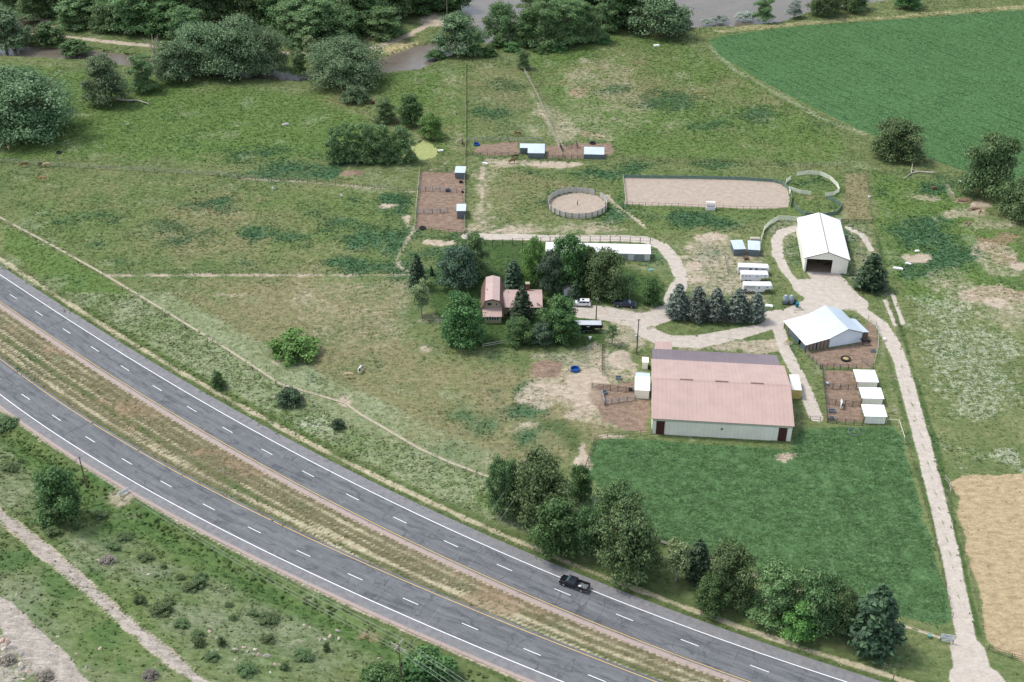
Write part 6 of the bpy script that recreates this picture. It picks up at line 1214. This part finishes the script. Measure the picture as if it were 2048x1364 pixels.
for i, (x, y, hh, lb) in enumerate([(1590,608,1.2,'dark green wheeled bin beside the pale blue tanks'),(1594,614,1.1,'turquoise wheeled bin in front of the green one')]):
    t = thing('wheeled_bin', lb, 'bin', P(x, y)); c_ = simple(['green_bin','turquoise_bin'][i], [(40,96,84),(30,130,150)][i], .5); m = MB(); m.hexa([(-.28,-.3,.08),(.28,-.3,.08),(.28,.3,.08),(-.28,.3,.08)], [(-.36,-.4,hh),(.36,-.4,hh),(.36,.4,hh),(-.36,.4,hh)]); m.build('tub', c_, t, bevel=.04); m = MB(); m.box(-.38,-.44,hh+.003,.38,.44,hh+.07); m.build('lid', c_, t, bevel=.03)
    for s in (-1, 1):
        m = MB(); m.tube((s*.3-.04,.3,.12),(s*.3+.04,.3,.12),.12,.12,10); m.build('wheel', BLACK, t)
# cream wagon wheels with yellow flowers
for x, y, lb in [(1571,689,'left cream wagon wheel leaning by the hay barn'),(1580,689,'right cream wagon wheel leaning by the hay barn')]:
    t = thing('wagon_wheel', lb, 'wheel', P(x, y), .2, 'cream wagon wheels'); CRM = simple('cream_paint', (236,226,196), .7); m = MB(); m.disc_ring(.42, .52, -.04, .04, 20); o = m.build('rim', CRM, t)
    m = MB(); m.tube((0,0,-.1),(0,0,.1),.1,.1,10); h_ = m.build('hub', CRM, t); o.rotation_euler = h_.rotation_euler = (1.05, 0, 0); o.location = h_.location = (0, 0, .45)
    for k in range(8):
        m = MB(); a = k*math.pi/4; m.bar((.08*math.cos(a),.08*math.sin(a),0),(.44*math.cos(a),.44*math.sin(a),0),.05,.05); s_ = m.build('spoke', CRM, t); s_.rotation_euler = (1.05,0,0); s_.location = (0,0,.45)
fm = leaf_mat('yellow_blossom', (150,140,40), (206,186,60), (226,206,90)); t = thing('flower_bed', 'yellow flowers between the cream wagon wheels', 'flowers', P(1576,684)); put('blossom', broadleaf(fm, 77, 1.3, .7, .1, 5, 60, 8, .12), t); m = MB(); m.tube((0,0,-.05),(0,0,.4),.08,.03); m.build('stem', BARK, t)
# picnic table on the drive island
t = thing('picnic_table', 'grey picnic table in the shade of the spruce row', 'table', P(1449,642), .03); 
for k in range(5):
    m = MB(); m.box(-1.2,-.45+k*.18,.72,1.2,-.29+k*.18,.76); m.build('top_plank', WOODP, t)
for s in (-1, 1):
    m = MB(); m.box(-1.2,s*.75-.14,.43,1.2,s*.75+.14,.47); m.build('bench', WOODP, t); m = MB(); m.bar((s*.9,-.8,.04),(s*.9,-.15,.7),.09,.09); m.bar((s*.9,.8,.04),(s*.9,.15,.7),.09,.09); m.bar((s*.9,-.8,.4),(s*.9,.8,.4),.05,.1); m.build('leg', WOODD, t)
# white oddments, debris
def rocky(bmseed, r, mat, sq=(1,1,.7)):
    rr = random.Random(bmseed); bm = bmesh.new(); bmesh.ops.create_icosphere(bm, subdivisions=2, radius=r)
    d = [(Vector((rr.uniform(-1,1),rr.uniform(-1,1),rr.uniform(-.4,1))).normalized(), rr.uniform(.35,.75)) for _ in range(9)]
    for v in bm.verts:
        for n, c in d:
            k = v.co.dot(n)-c*r
            if k > 0: v.co -= n*k
        v.co = Vector((v.co.x*sq[0], v.co.y*sq[1], v.co.z*sq[2]+r*.25))
    me = bpy.data.meshes.new('boulder'); bm.to_mesh(me); bm.free(); me.materials.append(mat); return me
ROCKM = [simple('pale_rock', (220,208,192), .9, var=.15, scale=2), simple('pink_rock', (206,182,166), .9, var=.15, scale=2), simple('grey_rock', (180,174,166), .9, var=.15, scale=2)]; RK = [rocky(i, .5, ROCKM[i % 3], (1.0+.5*(i % 3)/2, .8+.1*(i % 2), .5+.06*i)) for i in range(6)]
rocks = [(3,1284,9),(13,1287,11),(25,1296,10),(8,1299,9),(44,1308,8),(60,1318,5),(42,1330,9),(41,1340,8),(56,1342,7),(4,1348,8),(47,1360,6),(80,1364,7),(2,1314,6),(58,1351,5),(93,1344,4),(78,1336,4),(115,1274,5),(199,1299,6),(32,1190,4),(197,1120,5),(43,1013,5),(172,1335,4),(152,1308,4),(110,1362,5),(62,1328,4),(35,1350,5)]
for i, (x, y, s) in enumerate(sorted(rocks)):
    w = P(x, y); k = s*1.7*dist(w)/FPX; o = put('boulder', RK[i % 6], None, tuple(w-np.array([0,0,.05])), i*1.3, (k,k,k)); tag(o, f"{['pale','pinkish','grey'][i % 6 % 3]} boulder near the wide gravel track, {ordinal(i)} from the left", 'boulder', 'boulders beside the gravel track')
rocks2 = [(296,1149,8),(284,1142,5),(270,1139,5),(454,1176,7),(470,1299,9),(486,1295,8),(495,1304,8),(510,1300,10),(515,1311,9),(533,1312,10),(550,1328,8),(432,1276,6),(420,1264,7),(470,1320,6),(608,1250,7),(620,1254,6),(675,1262,8),(660,1274,8),(678,1277,8),(650,1278,7),(640,1280,6),(560,1330,6),(197,1124,5),(225,1134,4),(540,1345,6),(427,1246,5),(760,1317,7)]
for i, (x, y, s) in enumerate(sorted(rocks2)):
    w = P(x, y); k = s*1.35*dist(w)/FPX; o = put('boulder', RK[(i+2) % 6], None, tuple(w-np.array([0,0,.05])), i*1.7, (k,k,k*.9)); tag(o, f"{['pale','pinkish','grey'][(i+2) % 6 % 3]} boulder on the slope between stony track and highway, {ordinal(i)} from the left", 'boulder', 'boulders on the sage slope')
def slabby(label, px, py, w, d, h, rz, mat, name='debris_board', cat='debris'):
    t = thing(name, label, cat, P(px, py), rz); m = MB(); m.box(-w/2,-d/2,.02,w/2,d/2,h); m.build('board', mat, t, bevel=.03); m = MB(); m.box(-w/2+.1,-d/2+.1,h+.003,w/2-.25,d/2-.05,h+.1); m.build('board', mat, t); return t
slabby('white boards lying by the boundary fence below the garage', 1796, 538, 2.4, .9, .3, -.3, WHITE); slabby('second smaller white boards just above the first pile by the boundary', 1816, 528, 1.6, .6, .25, -.4, WHITE); slabby('white crumpled sheet at the bare dirt patch right of the boundary', 1834, 503, 1.2, .7, .3, .3, WHITE)
slabby('white slab in the gravel near the corral', 970, 327, 1.8, .7, .2, -.5, WHITE); slabby('grey pallet in the pasture above the low wide shelter', 1227, 240, 1.6, 1.2, .25, -.3, WOODP); slabby('white boards beside the fifth spruce', 1538, 613, 1.8, 1.0, .3, -.2, WHITE); slabby('turquoise panel lying in the grass before the stable', 1302, 540, 1.6, 1.0, .12, .4, simple('turquoise_panel', (120,176,160), .6)); slabby('white slabs in the grass above the pasture grove', 1313, 92, 2.2, 1.2, .4, .2, WHITE); slabby('grey rubble heap in the left meadow', 571, 250, 2.2, 1.4, .35, .5, simple('grey_rubble', (176,176,172), .9))
slabby('white and black sheets between the pond trees', 806, 240, 3.2, 1.6, .5, .1, WHITE); slabby('white debris beside the duckweed pond', 882, 302, 1.6, .8, .3, .3, WHITE); slabby('stacked pale lumber behind the small grey sheds', 1510, 480, 2.6, 1.2, .6, -.05, PALEWOOD, 'lumber_stack', 'lumber'); slabby('rusty scrap between the two small grey sheds', 1492, 518, 1.2, 1.4, .6, .1, simple('rust', (118,94,80), .9, var=.3), 'scrap_heap', 'scrap'); slabby('red scrap heap near the bleached log', 1868, 378, 1.4, .9, .7, .2, MATS['rust'], 'scrap_heap', 'scrap')
for x, y, lb in [(545,380,'left of two small white valve pipes in the pasture'),(682,394,'right of two small white valve pipes in the pasture')]:
    t = thing('valve_pipe', lb, 'pipe', P(x, y), .4, 'white valve pipes'); m = MB(); m.tube((0,0,-.1),(0,0,1.0),.14,.14,10); m.build('riser', WHITE, t); m = MB(); m.tube((0,-.05,.92),(.45,-.4,.5),.12,.12,10); m.build('spout', WHITE, t)
for x, y, lb, c_ in [(1180,678,'small white bucket in the grass below the black trailer',WHITE),(1738,396,'white bucket at the boundary fence',WHITE),(1768,681,'white bucket beside the pen rail by the drive',WHITE),(1858,1275,'small turquoise pedestal left of the ranch sign',simple('turquoise_panel', (120,176,160), .6)),(1654,770,'blue-white bucket at the left fence of the shelter pens',simple('blue_white', (190,206,220), .5))]:
    t = thing('bucket', lb, 'bucket', P(x, y)); m = MB(); m.tube((0,0,0),(0,0,.6),.28,.34,12); m.build('shell', c_, t); m = MB(); m.disc_ring(.33,.37,.58,.63,14); m.build('rim', c_, t)
t = thing('rusty_drum', 'rusty brown drum lying beside the pale grey-green shrub', 'drum', P(745,206), 1.9); m = MB(); m.tube((-1.1,0,.55),(1.1,0,.55),.55,.55,16); m.build('shell', MATS['rust'], t)
for x in (-1.1,0,1.1):
    m = MB(); m.tube((x-.04,0,.55),(x+.04,0,.55),.58,.58,16); m.build('hoop', simple('dark_rust', (96,66,54), .9), t)
# timber piles right of the boundary
for i, (x, y, n) in enumerate([(1922,402,7),(1945,418,9),(1935,448,5),(1960,424,6)]):
    rr = random.Random(i); t = thing('timber_pile', ['upper red timber pile below the tall double tree','largest red timber pile below the tall double tree','reddish boards scattered nearest the drive','right end timber pile on yellow sawdust'][i], 'timber', P(x, y), .4*i, 'timber piles')
    for k in range(n):
        m = MB(); a = rr.uniform(-.4,.4); L_ = rr.uniform(.7,1.4); cx, cy = rr.uniform(-1.1,1.1), rr.uniform(-.5,.5); m.bar((cx-L_*math.cos(a),cy-L_*math.sin(a),.12+.05*k),(cx+L_*math.cos(a),cy+L_*math.sin(a),.1+.04*k),.22,.18); m.build('plank', simple('red_timber', (162,132,114), .9, var=.25), t)
# crossed white boards beside the barn pole
t = thing('crossed_boards', 'two crossed white boards beside the barn pole', 'boards', P(1283,702)); 
for p, q in (((-1.2,-.6,.1),(.5,.6,1.3)),((.9,-.6,.1),(-.1,.5,1.4))):
    m = MB(); m.bar(p, q, .12, .16); m.build('board', PALEWOOD, t)
# road marker posts and small reflectors
for i, (x, y) in enumerate([(447,945),(1010,1184),(1028,1212),(1786,1360)]):
    t = thing('marker_post', ['white marker on the median near the left','upper white marker on the median by the pickup','lower white marker on the median by the pickup','dark marker post near the driveway mouth'][i], 'marker', P(x, y)); m = MB(); m.box(-.05,-.02,0,.05,.02,1.1); m.build('post', WHITE if i < 3 else BLACK, t); m = MB(); m.box(-.06,-.03,.85,.06,-.021,1.05); m.build('reflector', WHITE if i < 3 else LAMP_R, t)
t = thing('warning_post', 'orange round marker standing below the huge willow', 'marker', P(18,302)); m = MB(); m.tube((0,0,0),(0,0,1.0),.05); m.build('post', PALEWOOD, t); m = MB(); m.tube((0,-.06,1.3),(0,.06,1.3),.45,.45,16); m.build('disc', simple('orange_disc', (232,170,120), .6), t)
